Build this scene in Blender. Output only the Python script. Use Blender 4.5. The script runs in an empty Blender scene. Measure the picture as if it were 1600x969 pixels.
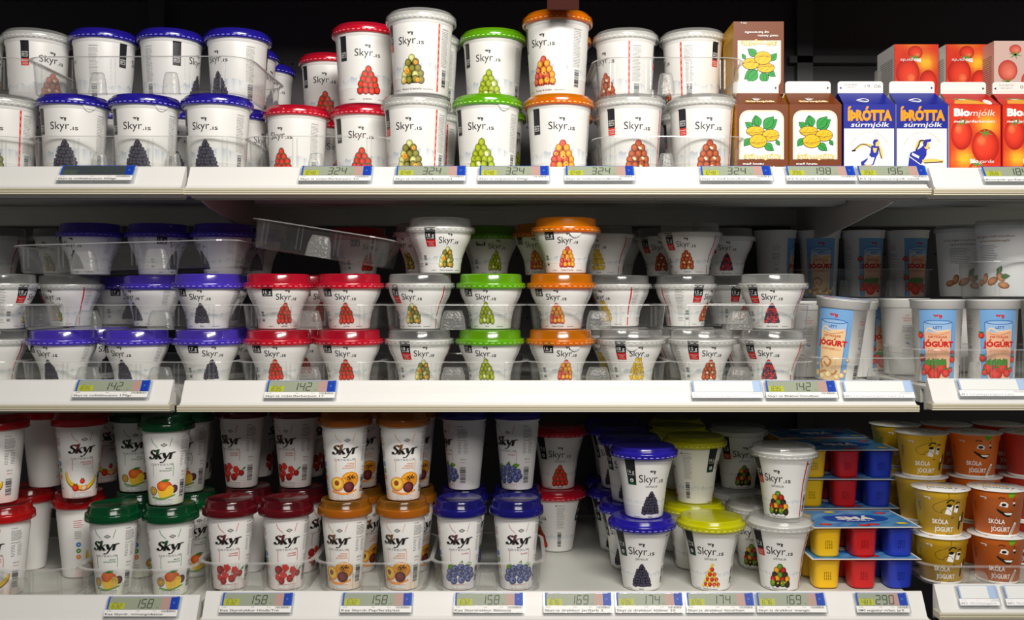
import bpy, math, random
from mathutils import geometry, Vector
PI = math.pi
# ------------------------------------------------------------------ camera, light, exposure
ZC = 1.25                     # eye height
F = 1500.0                    # focal length in pixels of the 1600 px wide frame
HZ = 460.0                    # row of the horizon
sc = bpy.context.scene
COL = sc.collection
cd = bpy.data.cameras.new('camera'); cam = bpy.data.objects.new('camera', cd); COL.objects.link(cam)
cam.location = (0, 0, ZC); cam.rotation_euler = (PI/2, 0, 0)
cd.sensor_width = 36; cd.lens = F*36/1600; cd.shift_y = -(484.5-HZ)/1600; cd.clip_start = .05
sc.camera = cam
sc.view_settings.view_transform = 'Standard'
try: sc.view_settings.look = 'None'
except Exception: pass
sc.view_settings.exposure = 0.0; sc.view_settings.gamma = 1; sc.view_settings.use_curve_mapping = False
sc.cycles.transparent_max_bounces = 32; sc.cycles.max_bounces = 10
sc.cycles.caustics_reflective = False; sc.cycles.caustics_refractive = False
w = bpy.data.worlds.new('world'); sc.world = w; w.use_nodes = True
w.node_tree.nodes['Background'].inputs[0].default_value = (.95, .93, 1, 1)
w.node_tree.nodes['Background'].inputs[1].default_value = .07
def area(name, loc, target, sx, sy, watts, col, spread=PI):
    l = bpy.data.lights.new(name, 'AREA'); l.shape = 'RECTANGLE'; l.size = sx; l.size_y = sy
    l.energy = watts; l.color = col; l.spread = spread
    o = bpy.data.objects.new(name, l); COL.objects.link(o); o.location = loc
    o.rotation_euler = (Vector(target)-Vector(loc)).to_track_quat('-Z', 'Y').to_euler()
    return o
area('canopy_light', (.22, .30, ZC+.74), (.18, 1.3, ZC-.05), .70, .14, 15, (1, .955, .885))
area('aisle_light', (.35, -.9, ZC+.95), (0, 1.3, ZC-.1), 1.3, .5, 22, (1, .95, .89))

# ------------------------------------------------------------------ materials
def lin(c):
    return tuple((x/255/12.92 if x <= 10.3 else ((x/255+.055)/1.055)**2.4) for x in c)
MATS = {}
def newmat(n):
    m = bpy.data.materials.new(n); m.use_nodes = True; MATS[n] = m
    return m, m.node_tree, m.node_tree.nodes['Principled BSDF']
def mat(n, c, rough=.45, spec=.5, metal=0, noise=0, ns=40):
    m, nt, p = newmat(n)
    p.inputs['Base Color'].default_value = (*lin(c), 1); p.inputs['Roughness'].default_value = rough
    p.inputs['Specular IOR Level'].default_value = spec; p.inputs['Metallic'].default_value = metal
    if noise:
        t = nt.nodes.new('ShaderNodeTexNoise'); t.inputs['Scale'].default_value = ns; t.inputs['Detail'].default_value = 4
        tc = nt.nodes.new('ShaderNodeTexCoord'); nt.links.new(tc.outputs['Object'], t.inputs['Vector'])
        r = nt.nodes.new('ShaderNodeMapRange'); r.inputs['To Min'].default_value = 1-noise; r.inputs['To Max'].default_value = 1+noise*.4
        nt.links.new(t.outputs['Fac'], r.inputs['Value'])
        x = nt.nodes.new('ShaderNodeVectorMath'); x.operation = 'SCALE'; x.inputs[0].default_value = lin(c)
        nt.links.new(r.outputs[0], x.inputs['Scale']); nt.links.new(x.outputs[0], p.inputs['Base Color'])
    return m
def inkmat(n, rough):
    m, nt, p = newmat(n)
    a = nt.nodes.new('ShaderNodeAttribute'); a.attribute_name = 'Col'
    nt.links.new(a.outputs['Color'], p.inputs['Base Color']); p.inputs['Roughness'].default_value = rough; p.inputs['Specular IOR Level'].default_value = .3
    return m
def clearmat(n, tint, body, bodycol, rough=.1, edge=.55):
    """thin clear or tinted plastic: see-through, glossy, with a little milky body"""
    m, nt, p = newmat(n); N, L = nt.nodes, nt.links
    out = N['Material Output']
    tr = N.new('ShaderNodeBsdfTransparent'); tr.inputs[0].default_value = (*tint, 1)
    p.inputs['Base Color'].default_value = (*bodycol, 1); p.inputs['Roughness'].default_value = rough+.1
    mx = N.new('ShaderNodeMixShader'); mx.inputs[0].default_value = body
    lw = N.new('ShaderNodeLayerWeight'); lw.inputs[0].default_value = .5
    mr = N.new('ShaderNodeMapRange'); mr.inputs['To Min'].default_value = body; mr.inputs['To Max'].default_value = min(1, body+edge)
    L.new(lw.outputs['Facing'], mr.inputs['Value']); L.new(mr.outputs[0], mx.inputs[0])
    L.new(tr.outputs[0], mx.inputs[1]); L.new(p.outputs[0], mx.inputs[2])
    gl = N.new('ShaderNodeBsdfGlossy'); gl.inputs['Roughness'].default_value = rough
    pw = N.new('ShaderNodeMath'); pw.operation = 'POWER'; L.new(lw.outputs['Facing'], pw.inputs[0]); pw.inputs[1].default_value = 4
    fr = N.new('ShaderNodeMapRange'); L.new(pw.outputs[0], fr.inputs['Value']); fr.inputs['To Min'].default_value = .045; fr.inputs['To Max'].default_value = .8
    m2 = N.new('ShaderNodeMixShader'); L.new(fr.outputs[0], m2.inputs[0])
    if n == 'divider_plastic':
        tc = N.new('ShaderNodeTexCoord'); no = N.new('ShaderNodeTexNoise'); no.inputs['Scale'].default_value = 330
        bp = N.new('ShaderNodeBump'); bp.inputs['Strength'].default_value = .9; bp.inputs['Distance'].default_value = .001
        L.new(tc.outputs['Object'], no.inputs['Vector']); L.new(no.outputs['Fac'], bp.inputs['Height'])
        L.new(bp.outputs[0], gl.inputs['Normal']); L.new(bp.outputs[0], lw.inputs['Normal'])
    L.new(mx.outputs[0], m2.inputs[1]); L.new(gl.outputs[0], m2.inputs[2]); L.new(m2.outputs[0], out.inputs[0])
    return m
inkmat('ink', .42)
mat('tub_white', (240, 239, 236), .38)
mat('yellow_plastic', (255, 202, 16), .35); mat('red_plastic', (215, 28, 30), .35); mat('blue_plastic', (38, 62, 190), .35)
mat('skola_yellow', (255, 200, 24), .4); mat('skola_orange', (246, 122, 22), .4); mat('skola_red', (212, 58, 36), .4)
mat('rail_white', (236, 235, 232), .4, noise=.04, ns=6); mat('rail_cream', (205, 198, 176), .5)
mat('shelf_steel', (214, 215, 208), .42, noise=.05, ns=9); mat('bracket_grey', (196, 188, 182), .5); mat('upright_grey', (92, 90, 94), .5)
mat('tag_blue', (30, 84, 190), .3); mat('foil_white', (235, 235, 232), .3)
mat('hanging_brown', (62, 30, 26), .9, .1)
clearmat('clear_plastic', (.975, .98, .975), .018, (.9, .9, .88), .09, .14)
clearmat('clear_rim', (.95, .95, .94), .16, (.93, .93, .92), .12, .35)
clearmat('divider_plastic', (.94, .94, .93), .10, (.85, .85, .83), .18, .22)
clearmat('tag_clear', (.93, .95, .97), .10, (.8, .83, .88), .1, .3)
LIDC = {'blue': (52, 40, 190), 'red': (226, 28, 60), 'green': (128, 204, 20), 'orange': (244, 140, 8), 'clear': (205, 206, 203),
        'violet': (98, 74, 220), 'darkgreen': (10, 112, 66), 'darkred': (138, 28, 44), 'banana_red': (214, 40, 44), 'gold': (206, 140, 36),
        'navy': (48, 44, 160), 'yellow': (226, 226, 4)}
for k, c in LIDC.items():
    b = lin(c)
    if k == 'clear': clearmat('lid_clear', (.93, .94, .93), .08, (.78, .78, .76), .12, .35)
    else: clearmat('lid_'+k, tuple(min(1, x*1.15+.03) for x in b), .18 if k in ('darkgreen', 'darkred', 'banana_red', 'gold', 'navy') else .38, b, .12, .35)
def wallmat():
    m, nt, p = newmat('perforated_wall'); N, L = nt.nodes, nt.links
    tc = N.new('ShaderNodeTexCoord'); sp = N.new('ShaderNodeSeparateXYZ'); L.new(tc.outputs['Object'], sp.inputs[0])
    def M(op, a, b=None):
        n = N.new('ShaderNodeMath'); n.operation = op
        for i, v in enumerate((a, b)):
            if v is None: continue
            if isinstance(v, (int, float)): n.inputs[i].default_value = v
            else: L.new(v, n.inputs[i])
        return n.outputs[0]
    def cell(o, pitch): return M('SUBTRACT', M('FRACT', M('DIVIDE', o, pitch)), .5)
    u, v = cell(sp.outputs['X'], .0185), cell(sp.outputs['Z'], .115)
    d = M('ADD', M('POWER', M('MULTIPLY', u, .0185), 2), M('POWER', M('MULTIPLY', v, .115), 2))
    hole = M('LESS_THAN', d, .0022**2)
    mx = N.new('ShaderNodeMix'); mx.data_type = 'RGBA'
    mx.inputs[6].default_value = (*lin((84, 80, 84)), 1); mx.inputs[7].default_value = (.004, .004, .005, 1)
    L.new(hole, mx.inputs[0]); L.new(mx.outputs[2], p.inputs['Base Color']); p.inputs['Roughness'].default_value = .6
wallmat()

# ------------------------------------------------------------------ mesh gathering
class G:
    def __init__(s): s.v = []; s.f = []; s.c = []; s.m = []; s.mats = []; s.sm = []
    def slot(s, name):
        if name not in s.mats: s.mats.append(name)
        return s.mats.index(name)
    def add(s, vs, fs, m, col=(1, 1, 1), smooth=True):
        b = len(s.v); s.v += vs; k = s.slot(m)
        s.c += col if isinstance(col, list) else [col]*len(vs)
        for f in fs: s.f.append(tuple(b+i for i in f)); s.m.append(k); s.sm.append(smooth)
    def mesh(s, name):
        me = bpy.data.meshes.new(name); me.from_pydata(s.v, [], s.f)
        for n in s.mats: me.materials.append(MATS[n])
        me.polygons.foreach_set('material_index', s.m); me.polygons.foreach_set('use_smooth', s.sm)
        a = me.color_attributes.new('Col', 'FLOAT_COLOR', 'POINT')
        flat = []
        for c in s.c: flat += [c[0], c[1], c[2], 1.0]
        a.data.foreach_set('color', flat); me.update()
        return me
    def build(s, name, parent=None, loc=(0, 0, 0)):
        o = bpy.data.objects.new(name, s.mesh(name)); COL.objects.link(o); o.location = loc
        if parent: o.parent = parent
        return o
def lathe(g, prof, m, n=44, sq=0, axis=(0, 0)):
    """prof: (r, z) in mm from bottom to top; sq>0 rounds the section towards a square"""
    vs = []
    for r, z in prof:
        for i in range(n):
            t = 2*PI*i/n; c, s_ = math.cos(t), math.sin(t)
            k = 1.0
            if sq: k = 1/((abs(c)**sq+abs(s_)**sq)**(1/sq))
            vs.append(((r*k*c+axis[0])*.001, (r*k*s_+axis[1])*.001, z*.001))
    fs = []
    for j in range(len(prof)-1):
        for i in range(n):
            a, b = j*n+i, j*n+(i+1) % n
            fs.append((a, b, b+n, a+n))
    if prof[0][0] > 0: fs.append(tuple(range(n))[::-1])
    if prof[-1][0] > 0: fs.append(tuple((len(prof)-1)*n+i for i in range(n)))
    g.add(vs, fs, m)
def box(g, x0, x1, y0, y1, z0, z1, m, bev=0):
    vs = [(x, y, z) for z in (z0, z1) for y in (y0, y1) for x in (x0, x1)]
    g.add(vs, [(0, 2, 3, 1), (4, 5, 7, 6), (0, 1, 5, 4), (2, 6, 7, 3), (0, 4, 6, 2), (1, 3, 7, 5)], m, smooth=False)
def prism(g, pts, x0, x1, m, axis='x'):
    n = len(pts)
    if axis == 'x': vs = [(x0, a, b) for a, b in pts]+[(x1, a, b) for a, b in pts]
    else: vs = [(a, b, x0) for a, b in pts]+[(a, b, x1) for a, b in pts]
    fs = [(i, (i+1) % n, n+(i+1) % n, n+i) for i in range(n)]
    for t in geometry.tessellate_polygon([[Vector((a, b, 0)) for a, b in pts]]):
        fs.append(tuple(t)); fs.append(tuple(n+i for i in t))
    g.add(vs, fs, m, smooth=False)

# ------------------------------------------------------------------ flat artwork that is wrapped onto packs
TXT = {}
def textmesh(s, bold, res=2):
    k = (s, bold, res)
    if k in TXT: return TXT[k]
    cu = bpy.data.curves.new('t', 'FONT'); cu.body = s; cu.size = 1; cu.offset = bold; cu.resolution_u = res
    o = bpy.data.objects.new('t', cu); COL.objects.link(o)
    me = o.to_mesh()
    vs = [(v.co.x, v.co.y) for v in me.vertices]; fs = []
    for p in me.polygons:
        q = list(p.vertices)
        for i in range(1, len(q)-1): fs.append((q[0], q[i], q[i+1]))
    o.to_mesh_clear(); bpy.data.objects.remove(o); bpy.data.curves.remove(cu)
    TXT[k] = (vs, fs)
    return TXT[k]
ACC = {'Í': 'I', 'Ó': 'O', 'Ú': 'U', 'Á': 'A', 'É': 'E', 'í': 'ı', 'ó': 'o', 'ú': 'u', 'á': 'a', 'é': 'e'}
def wordmesh(t, bold, res=2):
    """letters of one line; accents are added as strokes, heavy weights as overlaid offsets"""
    b0 = max(-.02, min(bold, .022)); base = ''.join(ACC.get(c, c) for c in t)
    vs, fs = textmesh(base, b0, res); vs, fs = list(vs), list(fs)
    mx = lambda q: max((v[0] for v in textmesh(q, b0, res)[0]), default=0)
    for i, c in enumerate(t):
        if c in ACC:
            xr = mx(base[:i+1]); g = textmesh(base[i], b0, res)[0]; wd = max(v[0] for v in g)-min(v[0] for v in g)
            xc = xr-wd/2; y0 = .80 if c.isupper() else .60; q = .05+max(0, bold); n = len(vs)
            vs += [(xc-.03-q*.5, y0), (xc-.03+q*.5, y0), (xc+.07+q, y0+.17), (xc+.07-q*.4, y0+.17)]; fs += [(n, n+1, n+2), (n, n+2, n+3)]
    return vs, fs
def heavy(bold):
    return [(0, 0)] if bold <= .03 else [(0, 0)]+[((bold-.015)*math.cos(k*PI/4), (bold-.015)*math.sin(k*PI/4)) for k in range(8)]
def catmull(p, n=5):
    out = []
    q = [p[0]]+list(p)+[p[-1]]
    for i in range(1, len(q)-2):
        for j in range(n):
            t = j/n
            out.append(tuple(.5*((2*q[i][k])+(-q[i-1][k]+q[i+1][k])*t+(2*q[i-1][k]-5*q[i][k]+4*q[i+1][k]-q[i+2][k])*t*t
                       + (-q[i-1][k]+3*q[i][k]-3*q[i+1][k]+q[i+2][k])*t**3) for k in (0, 1)))
    out.append(tuple(p[-1]))
    return out
class Art:
    """shapes in mm on a label; every colour is the printed ink"""
    def __init__(s, tf=None): s.items = []; s.tf = tf; s.L = 0
    def tri(s, vs, fs, col, sub=True):
        if s.tf: vs = [s.tf(*p) for p in vs]
        if callable(col): cs = [lin(col(*p)) for p in vs]
        elif isinstance(col, list): cs = [lin(c) for c in col]
        else: cs = [lin(col)]*len(vs)
        s.items.append((list(vs), list(fs), cs, s.L, sub))
    def up(s, k=1): s.L += k; return s
    def poly(s, pts, col):
        t = geometry.tessellate_polygon([[Vector((a, b, 0)) for a, b in pts]])
        s.tri(pts, [tuple(x) for x in t], col)
    def rect(s, x0, y0, x1, y1, col): s.tri([(x0, y0), (x1, y0), (x1, y1), (x0, y1)], [(0, 1, 2), (0, 2, 3)], col)
    def rrect(s, x0, y0, x1, y1, r, col, top_only=False, n=5):
        pts = []
        cs = [(x1-r, y1-r, 0), (x0+r, y1-r, 1), (x0+r, y0+r, 2), (x1-r, y0+r, 3)]
        for cx, cy, q in cs:
            if top_only and q > 1: pts.append((x0 if q == 2 else x1, y0)); continue
            for i in range(n+1):
                a = PI/2*(q+i/n); pts.append((cx+r*math.cos(a), cy+r*math.sin(a)))
        s.poly(pts, col)
    def disc(s, x, y, r, col, n=12, ry=None, rot=0):
        ry = ry or r; c, d = math.cos(rot), math.sin(rot)
        P = [(r*math.cos(2*PI*i/n), ry*math.sin(2*PI*i/n)) for i in range(n)]
        s.tri([(x, y)]+[(x+a*c-b*d, y+a*d+b*c) for a, b in P], [(0, 1+i, 1+(i+1) % n) for i in range(n)], col)
    def ball(s, x, y, r, c1, c2, n=10, ry=None, rot=0):
        """photographic-looking round fruit in print: pale middle, dark rim"""
        ry = ry or r; c, d = math.cos(rot), math.sin(rot)
        vs = [(x-.25*r, y+.28*ry)]; cs = [tuple(min(255, q*1.12+14) for q in c1)]
        for k, (kk, ox) in enumerate(((.62, -.1), (1, 0))):
            for i in range(n):
                a, b = r*kk*math.cos(2*PI*i/n)+ox*r, ry*kk*math.sin(2*PI*i/n)-ox*r
                vs.append((x+a*c-b*d, y+a*d+b*c)); cs.append(c1 if k == 0 else c2)
        fs = [(0, 1+i, 1+(i+1) % n) for i in range(n)]
        for i in range(n):
            a, b = 1+i, 1+(i+1) % n; fs += [(a, a+n, b+n), (a, b+n, b)]
        s.tri(vs, fs, cs, False)
    def line(s, pts, w, col, smooth=True, nib=None):
        if smooth and len(pts) > 2: pts = catmull(pts)
        n = len(pts)
        if nib is not None:
            for i in range(n-1):
                (x0, y0), (x1, y1) = pts[i], pts[i+1]; nx, ny = math.cos(nib)*w/2, math.sin(nib)*w/2
                s.tri([(x0-nx, y0-ny), (x1-nx, y1-ny), (x1+nx, y1+ny), (x0+nx, y0+ny)], [(0, 1, 2), (0, 2, 3)], col, False); s.L += .06
            s.line(pts, w*.24, col, False); s.L += .06
            return
        vs, fs = [], []
        for i in range(n):
            a, b = pts[max(0, i-1)], pts[min(n-1, i+1)]; dx, dy = b[0]-a[0], b[1]-a[1]; l = math.hypot(dx, dy) or 1e-6
            wi = w(i/(n-1)) if callable(w) else w
            ex = (dx/l*wi*.2*(1 if i == n-1 else -1 if i == 0 else 0)); ey = (dy/l*wi*.2*(1 if i == n-1 else -1 if i == 0 else 0))
            vs += [(pts[i][0]-dy/l*wi/2+ex, pts[i][1]+dx/l*wi/2+ey), (pts[i][0]+dy/l*wi/2+ex, pts[i][1]-dx/l*wi/2+ey)]
            if i < n-1: q = 2*i; fs += [(q, q+1, q+3), (q, q+3, q+2)]
        s.tri(vs, fs, col, n < 4)
    def text(s, t, x, y, cap, col, w=None, align='c', bold=0, shear=0, rot=0, res=2):
        vs, fs = wordmesh(t, bold, res)
        if not vs: return
        k = cap/.727; x0, x1 = min(v[0] for v in vs), max(v[0] for v in vs)
        kx = k if w is None else w/(x1-x0)
        W = (x1-x0)*kx; off = {'c': -W/2, 'l': 0, 'r': -W}[align]
        c, d = math.cos(rot), math.sin(rot)
        for sx, sy in heavy(bold):
            out = []
            for a, b in vs:
                p, q = (a+sx-x0)*kx+off+shear*b*k, (b+sy)*k
                out.append((x+p*c-q*d, y+p*d+q*c))
            s.tri(out, fs, col); s.L += .07 if bold > .03 else 0
    def arc_text(s, t, x, y, r, a0, a1, cap, col):
        n = len(t)
        for i, ch in enumerate(t):
            if ch == ' ': continue
            a = a0+(a1-a0)*i/(n-1)
            s.text(ch, x+r*math.cos(a), y+r*math.sin(a), cap, col, rot=a-PI/2)
    def fine(s, x0, y0, x1, y1, rows, col=(70, 70, 74), seed=1, th=.32, horiz=True):
        """a paragraph too small to read: broken rows of words"""
        R = random.Random(seed); h = (y1-y0)/rows; th *= .72; col = tuple(c+(200-c)*.18 for c in col)
        for i in range(rows):
            y = y1-(i+.5)*h; x = x0; end = x1-R.random()*(x1-x0)*.25
            while x < end:
                l = R.uniform(.9, 2.6); e = min(x+l, end)
                s.tri([(x, y-h*th/2), (e, y-h*th/2), (e, y+h*th/2), (x, y+h*th/2)], [(0, 1, 2), (0, 2, 3)], col, False); x = e+.45
    def bars(s, x0, y0, x1, y1, seed=3, col=(25, 25, 28), vertical=False):
        R = random.Random(seed); p = y0 if not vertical else x0; end = y1 if not vertical else x1
        while p < end-.5:
            t = R.choice((.3, .5, .8))
            if vertical: s.rect(p, y0, p+t, y1, col)
            else: s.rect(x0, p, x1, p+t, col)
            p += t+R.choice((.35, .5, .8))
    def shifted(s, du):
        for vs, fs, cs, L, sub in list(s.items): s.items.append(([(a+du, b) for a, b in vs], fs, cs, L, sub))
    def emit(s, g, mp, maxlen=3.2, base=.14, step=.06, m='ink'):
        for vs, fs, cs, L, sub in s.items:
            vs, fs, cs = list(vs), list(fs), list(cs)
            if sub:
                st, fs = fs, []
                cache = {}
                while st:
                    a, b, c = st.pop()
                    e = [(math.dist(vs[a], vs[b]), a, b, c), (math.dist(vs[b], vs[c]), b, c, a), (math.dist(vs[c], vs[a]), c, a, b)]
                    l, p, q, r = max(e)
                    if l <= maxlen: fs.append((a, b, c)); continue
                    key = (min(p, q), max(p, q))
                    if key not in cache:
                        cache[key] = len(vs); vs.append(((vs[p][0]+vs[q][0])/2, (vs[p][1]+vs[q][1])/2))
                        cs.append(tuple((x+y)/2 for x, y in zip(cs[p], cs[q])))
                    k = cache[key]; st += [(p, k, r), (k, q, r)]
            off = base+step*L
            out = []
            for a, b, c in fs:
                (x0, y0), (x1, y1), (x2, y2) = vs[a], vs[b], vs[c]
                out.append((a, b, c) if (x1-x0)*(y2-y0)-(x2-x0)*(y1-y0) > 0 else (a, c, b))
            g.add([mp(u, v, off) for u, v in vs], out, m, cs, smooth=False)
def rprof(prof):
    P = sorted(prof, key=lambda p: p[1])
    def r(z):
        if z <= P[0][1]: return P[0][0]
        for (r0, z0), (r1, z1) in zip(P, P[1:]):
            if z <= z1: return r0+(r1-r0)*(z-z0)/max(1e-6, z1-z0)
        return P[-1][0]
    return r
def cupmap(r, Rm):
    def mp(u, v, off):
        t = u/Rm; q = (r(v)+off)*.001
        return (q*math.sin(t), -q*math.cos(t), v*.001)
    return mp
# ------------------------------------------------------------------ printed pictures
WH = (244, 243, 240); BK = (28, 28, 32); LK = (38, 38, 42)
def squiggle(a, x, y, w, col, lw=None):
    k = w/10; lw = lw or .9*k
    P = [(-5, 1.2), (-4.2, 2.2), (-3.4, .6), (-3.2, -.4), (-2.8, 1.2), (-1.8, 2.1), (-1.2, .8), (-1, -.2), (-.3, 1.4), (1, 2.2), (2.6, 1.2), (4.3, 1.6), (4.6, .3), (3, .1), (2.2, 1),
         (2.1, -.8), (3, -2.2), (4.2, -1.6), (3.6, -.1), (2.4, .9)]
    a.line([(x+p*k, y+q*k*1.35) for p, q in P], lw, col)
def leaf(a, x, y, l, ang, col=(60, 130, 40), wd=.32, n=6):
    pts = []
    for s_ in (1, -1):
        for i in range(n+1):
            t = i/n if s_ > 0 else 1-i/n
            if (s_ < 0 and i in (0, n)): continue
            u, v = t*l, s_*wd*l*math.sin(PI*t)*(1.1-.4*t)
            pts.append((x+u*math.cos(ang)-v*math.sin(ang), y+u*math.sin(ang)+v*math.cos(ang)))
    a.poly(pts, col)
    return pts
FR = {
 'blackberry': ((66, 62, 80), (14, 12, 22)), 'strawberry': ((208, 44, 30), (112, 8, 12)), 'melon': ((134, 130, 54), (52, 46, 12)),
 'pear': ((160, 176, 34), (76, 88, 10)), 'peach': ((238, 164, 60), (150, 50, 22)), 'apple': ((188, 88, 40), (88, 22, 10)),
 'mixed_berry': ((214, 44, 40), (90, 10, 16)), 'mango': ((120, 130, 40), (40, 34, 14)), 'banana': ((228, 190, 54), (140, 100, 20))}
def pile(a, kind, cx, y0, w, h, seed=5):
    R = random.Random(seed+len(kind)); c1, c2 = FR[kind]
    a.up()
    if kind in ('blackberry', 'mixed_berry'):
        rows = 8; a.poly([(cx-w/2, y0), (cx+w/2, y0), (cx+w*.08, y0+h*.96), (cx-w*.08, y0+h*.96)], (26, 18, 30)); a.up()
        for j in range(rows):
            n = max(1, round((rows-j)*.95)+(1 if 1 < j < 6 else 0)); y = y0+h*(j+.5)/rows; ww = w*(1-(j/rows)**1.25*.93)
            for i in range(n):
                x = cx+(i-(n-1)/2)*ww/max(1, n)*1.04+R.uniform(-.022, .022)*w
                p, q = (c1, c2)
                if kind == 'mixed_berry' and R.random() < .45: p, q = (70, 62, 92), (22, 18, 34)
                r = w/14.5*R.uniform(.95, 1.12)
                a.ball(x, y+R.uniform(-.02, .02)*h, r*1.14, p, q, 8); a.up(.12)
        return
    if kind == 'banana':
        for j, (n, f) in enumerate(((5, 1), (4, .8), (3, .55), (2, .3))):
            for i in range(n):
                x = cx+(i-(n-1)/2)*w*f/n; y = y0+h*(j+.1)/4
                s_ = 1 if x > cx else -1
                a.line([(x-s_*w*.06, y-h*.02), (x+s_*w*.03, y+h*.13), (x-s_*w*.0, y+h*.3)], w*.17, (150, 112, 30))
                a.line([(x-s_*w*.06, y), (x+s_*w*.03, y+h*.13), (x, y+h*.28)], w*.13, (240, 208, 70) if (i+j) % 2 else (226, 186, 46))
        return
    rows = 4
    a.poly([(cx-w*.46, y0), (cx+w*.46, y0), (cx+w*.13, y0+h*.88), (cx-w*.13, y0+h*.88)], tuple(q*.8 for q in c2)); a.up()
    order = []
    for j, n in enumerate((4, 4, 3, 2, 1)):
        f = (1, .9, .98, 1.02, 1)[j]
        for i in range(n):
            order.append((cx+(i-(n-1)/2)*w/4*f+R.uniform(-.035, .035)*w, y0+h*(.12+.19*j)+R.uniform(-.025, .025)*h, i, j))
    order.sort(key=lambda q: -q[1])
    r = w/rows*.56
    for q in range(14):
        t = R.random(); yy = y0+h*t*.8; xx = cx+R.uniform(-.5, .5)*w*(1-t*.86); a.ball(xx, yy+h*.05, r*.55, tuple(z*.8 for z in c1), c2, 8); a.up(.1)
    for x, y, i, j in order:
        p, q = c1, c2; k = R.random()
        if kind == 'melon' and k < .25: p, q = (206, 206, 130), (110, 108, 50)
        if kind == 'mango':
            p, q = [((96, 140, 44), (30, 50, 10)), ((176, 40, 34), (70, 14, 10)), ((54, 44, 30), (18, 14, 8)), ((226, 160, 40), (120, 60, 14))][(i*2+j) % 4]
        if kind == 'peach' and k < .3: p, q = (214, 90, 70), (130, 26, 24)
        ry = r*1.12
        if kind == 'pear': ry = r*1.25
        a.up(.15); a.ball(x, y, r, p, q, 12, ry); a.up(.1)
        if kind == 'strawberry':
            for s_ in (-1, 0, 1): leaf(a, x, y+ry*.62, r*.62, PI/2+s_*.85, (66, 110, 34), .3, 3)
            for _ in range(5): a.disc(x+R.uniform(-.5, .5)*r, y+R.uniform(-.6, .3)*r, r*.06, (246, 190, 90), 4)
        if kind == 'pear': a.line([(x, y+ry*.8), (x+.4, y+ry*1.25)], .35, (70, 56, 20))
    a.up()
    if kind == 'melon':
        for x, y, rr in ((cx-w*.2, y0+h*.42, r*.85), (cx+w*.17, y0+h*.7, r*.6), (cx+w*.24, y0+h*.1, r*.7), (cx-w*.3, y0+h*.08, r*.5)):
            a.ball(x, y, rr, (250, 176, 60), (200, 104, 20), 10); a.disc(x, y, rr*.35, (196, 104, 30), 7)
    if kind == 'peach':
        for x, y, rr in ((cx+w*.02, y0+h*.4, r*.9), (cx-w*.27, y0+h*.5, r*.7)):
            a.ball(x, y, rr, (252, 196, 96), (214, 122, 40), 10, rr*.7, -.3); a.disc(x, y, rr*.42, (104, 34, 20), 8, rr*.3, -.3)
        for i in range(9): a.ball(cx+(i-4)*w/9, y0+R.uniform(0, 1), r*.3, (190, 30, 50), (110, 10, 30), 6)
    if kind == 'apple':
        for x, y in ((cx-w*.16, y0+h*.33), (cx+w*.2, y0+h*.35), (cx+w*.06, y0+h*.7), (cx+w*.12, y0+h*.06)):
            a.poly([(x-r*.6, y+r*.25), (x-r*.1, y+r*.5), (x+r*.55, y+r*.1), (x+r*.45, y-r*.35), (x-r*.1, y-r*.35)], (248, 236, 200))
        a.poly([(cx-r*.5, y0+h*.86), (cx+r*.5, y0+h*.86), (cx, y0+h*1.02)], (214, 66, 40))
    if kind == 'pear':
        for x, y in ((cx+w*.2, y0+h*.5), (cx-w*.12, y0+h*.16)): a.ball(x, y, r*.6, (240, 238, 190), (176, 180, 90), 9, r*.85, .4)
    if kind == 'mango':
        for i in range(7): a.disc(cx+R.uniform(-.36, .42)*w, y0+R.uniform(.02, .35)*h, r*.3, (236, 190, 30), 7, r*.2)
def mountains(a, zlo, zhi, u0, u1, seed, c=(178, 190, 204), base=WH):
    R = random.Random(seed); n = int((u1-u0)/2.2); ys = []; y = .5
    for i in range(n+1):
        y = min(1, max(.15, y+R.uniform(-.22, .22))); ys.append(zlo+(zhi-zlo)*y)
    ys[-1] = ys[0]; zb = zlo-(zhi-zlo)*.5
    vs, cs, fs = [], [], []
    for i, yy in enumerate(ys):
        u = u0+(u1-u0)*i/n; t = R.uniform(.2, 1)
        vs += [(u, yy), (u, zlo+(yy-zlo)*.35), (u, zb)]
        cs += [tuple(WH[k]+(c[k]-WH[k])*t for k in range(3)), tuple(WH[k]+(c[k]-WH[k])*.5*t for k in range(3)), base]
        if i < n:
            q = 3*i; fs += [(q, q+1, q+4), (q, q+4, q+3), (q+1, q+2, q+5), (q+1, q+5, q+4)]
    a.tri(vs, fs, cs, False)
def brand(a, x, y, w, h):
    """the thin-lettered word on the tubs, with the squiggle above the y"""
    a.up(); a.text('Skyr', x-w*.5, y, h, LK, w=w*.70, align='l', bold=-.002, res=3)
    a.text('.ıs', x+w*.225, y-h*.08, h*.62, LK, w=w*.27, align='l', bold=.004)
    squiggle(a, x+w*.0, y+h*1.27, w*.20, LK, w*.022)
NAMES = {'blackberry': 'Bláber', 'strawberry': 'Jarðarber', 'melon': 'Melónur & ástaraldin', 'pear': 'Perur', 'peach': 'Ferskjur & hindber',
         'apple': 'Bökuð epli', 'mixed_berry': 'Bláber & hindber', 'banana': 'Bananar', 'mango': 'Mangó & ástaraldin', 'rasp_banana': 'Hindber & bananar'}
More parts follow.
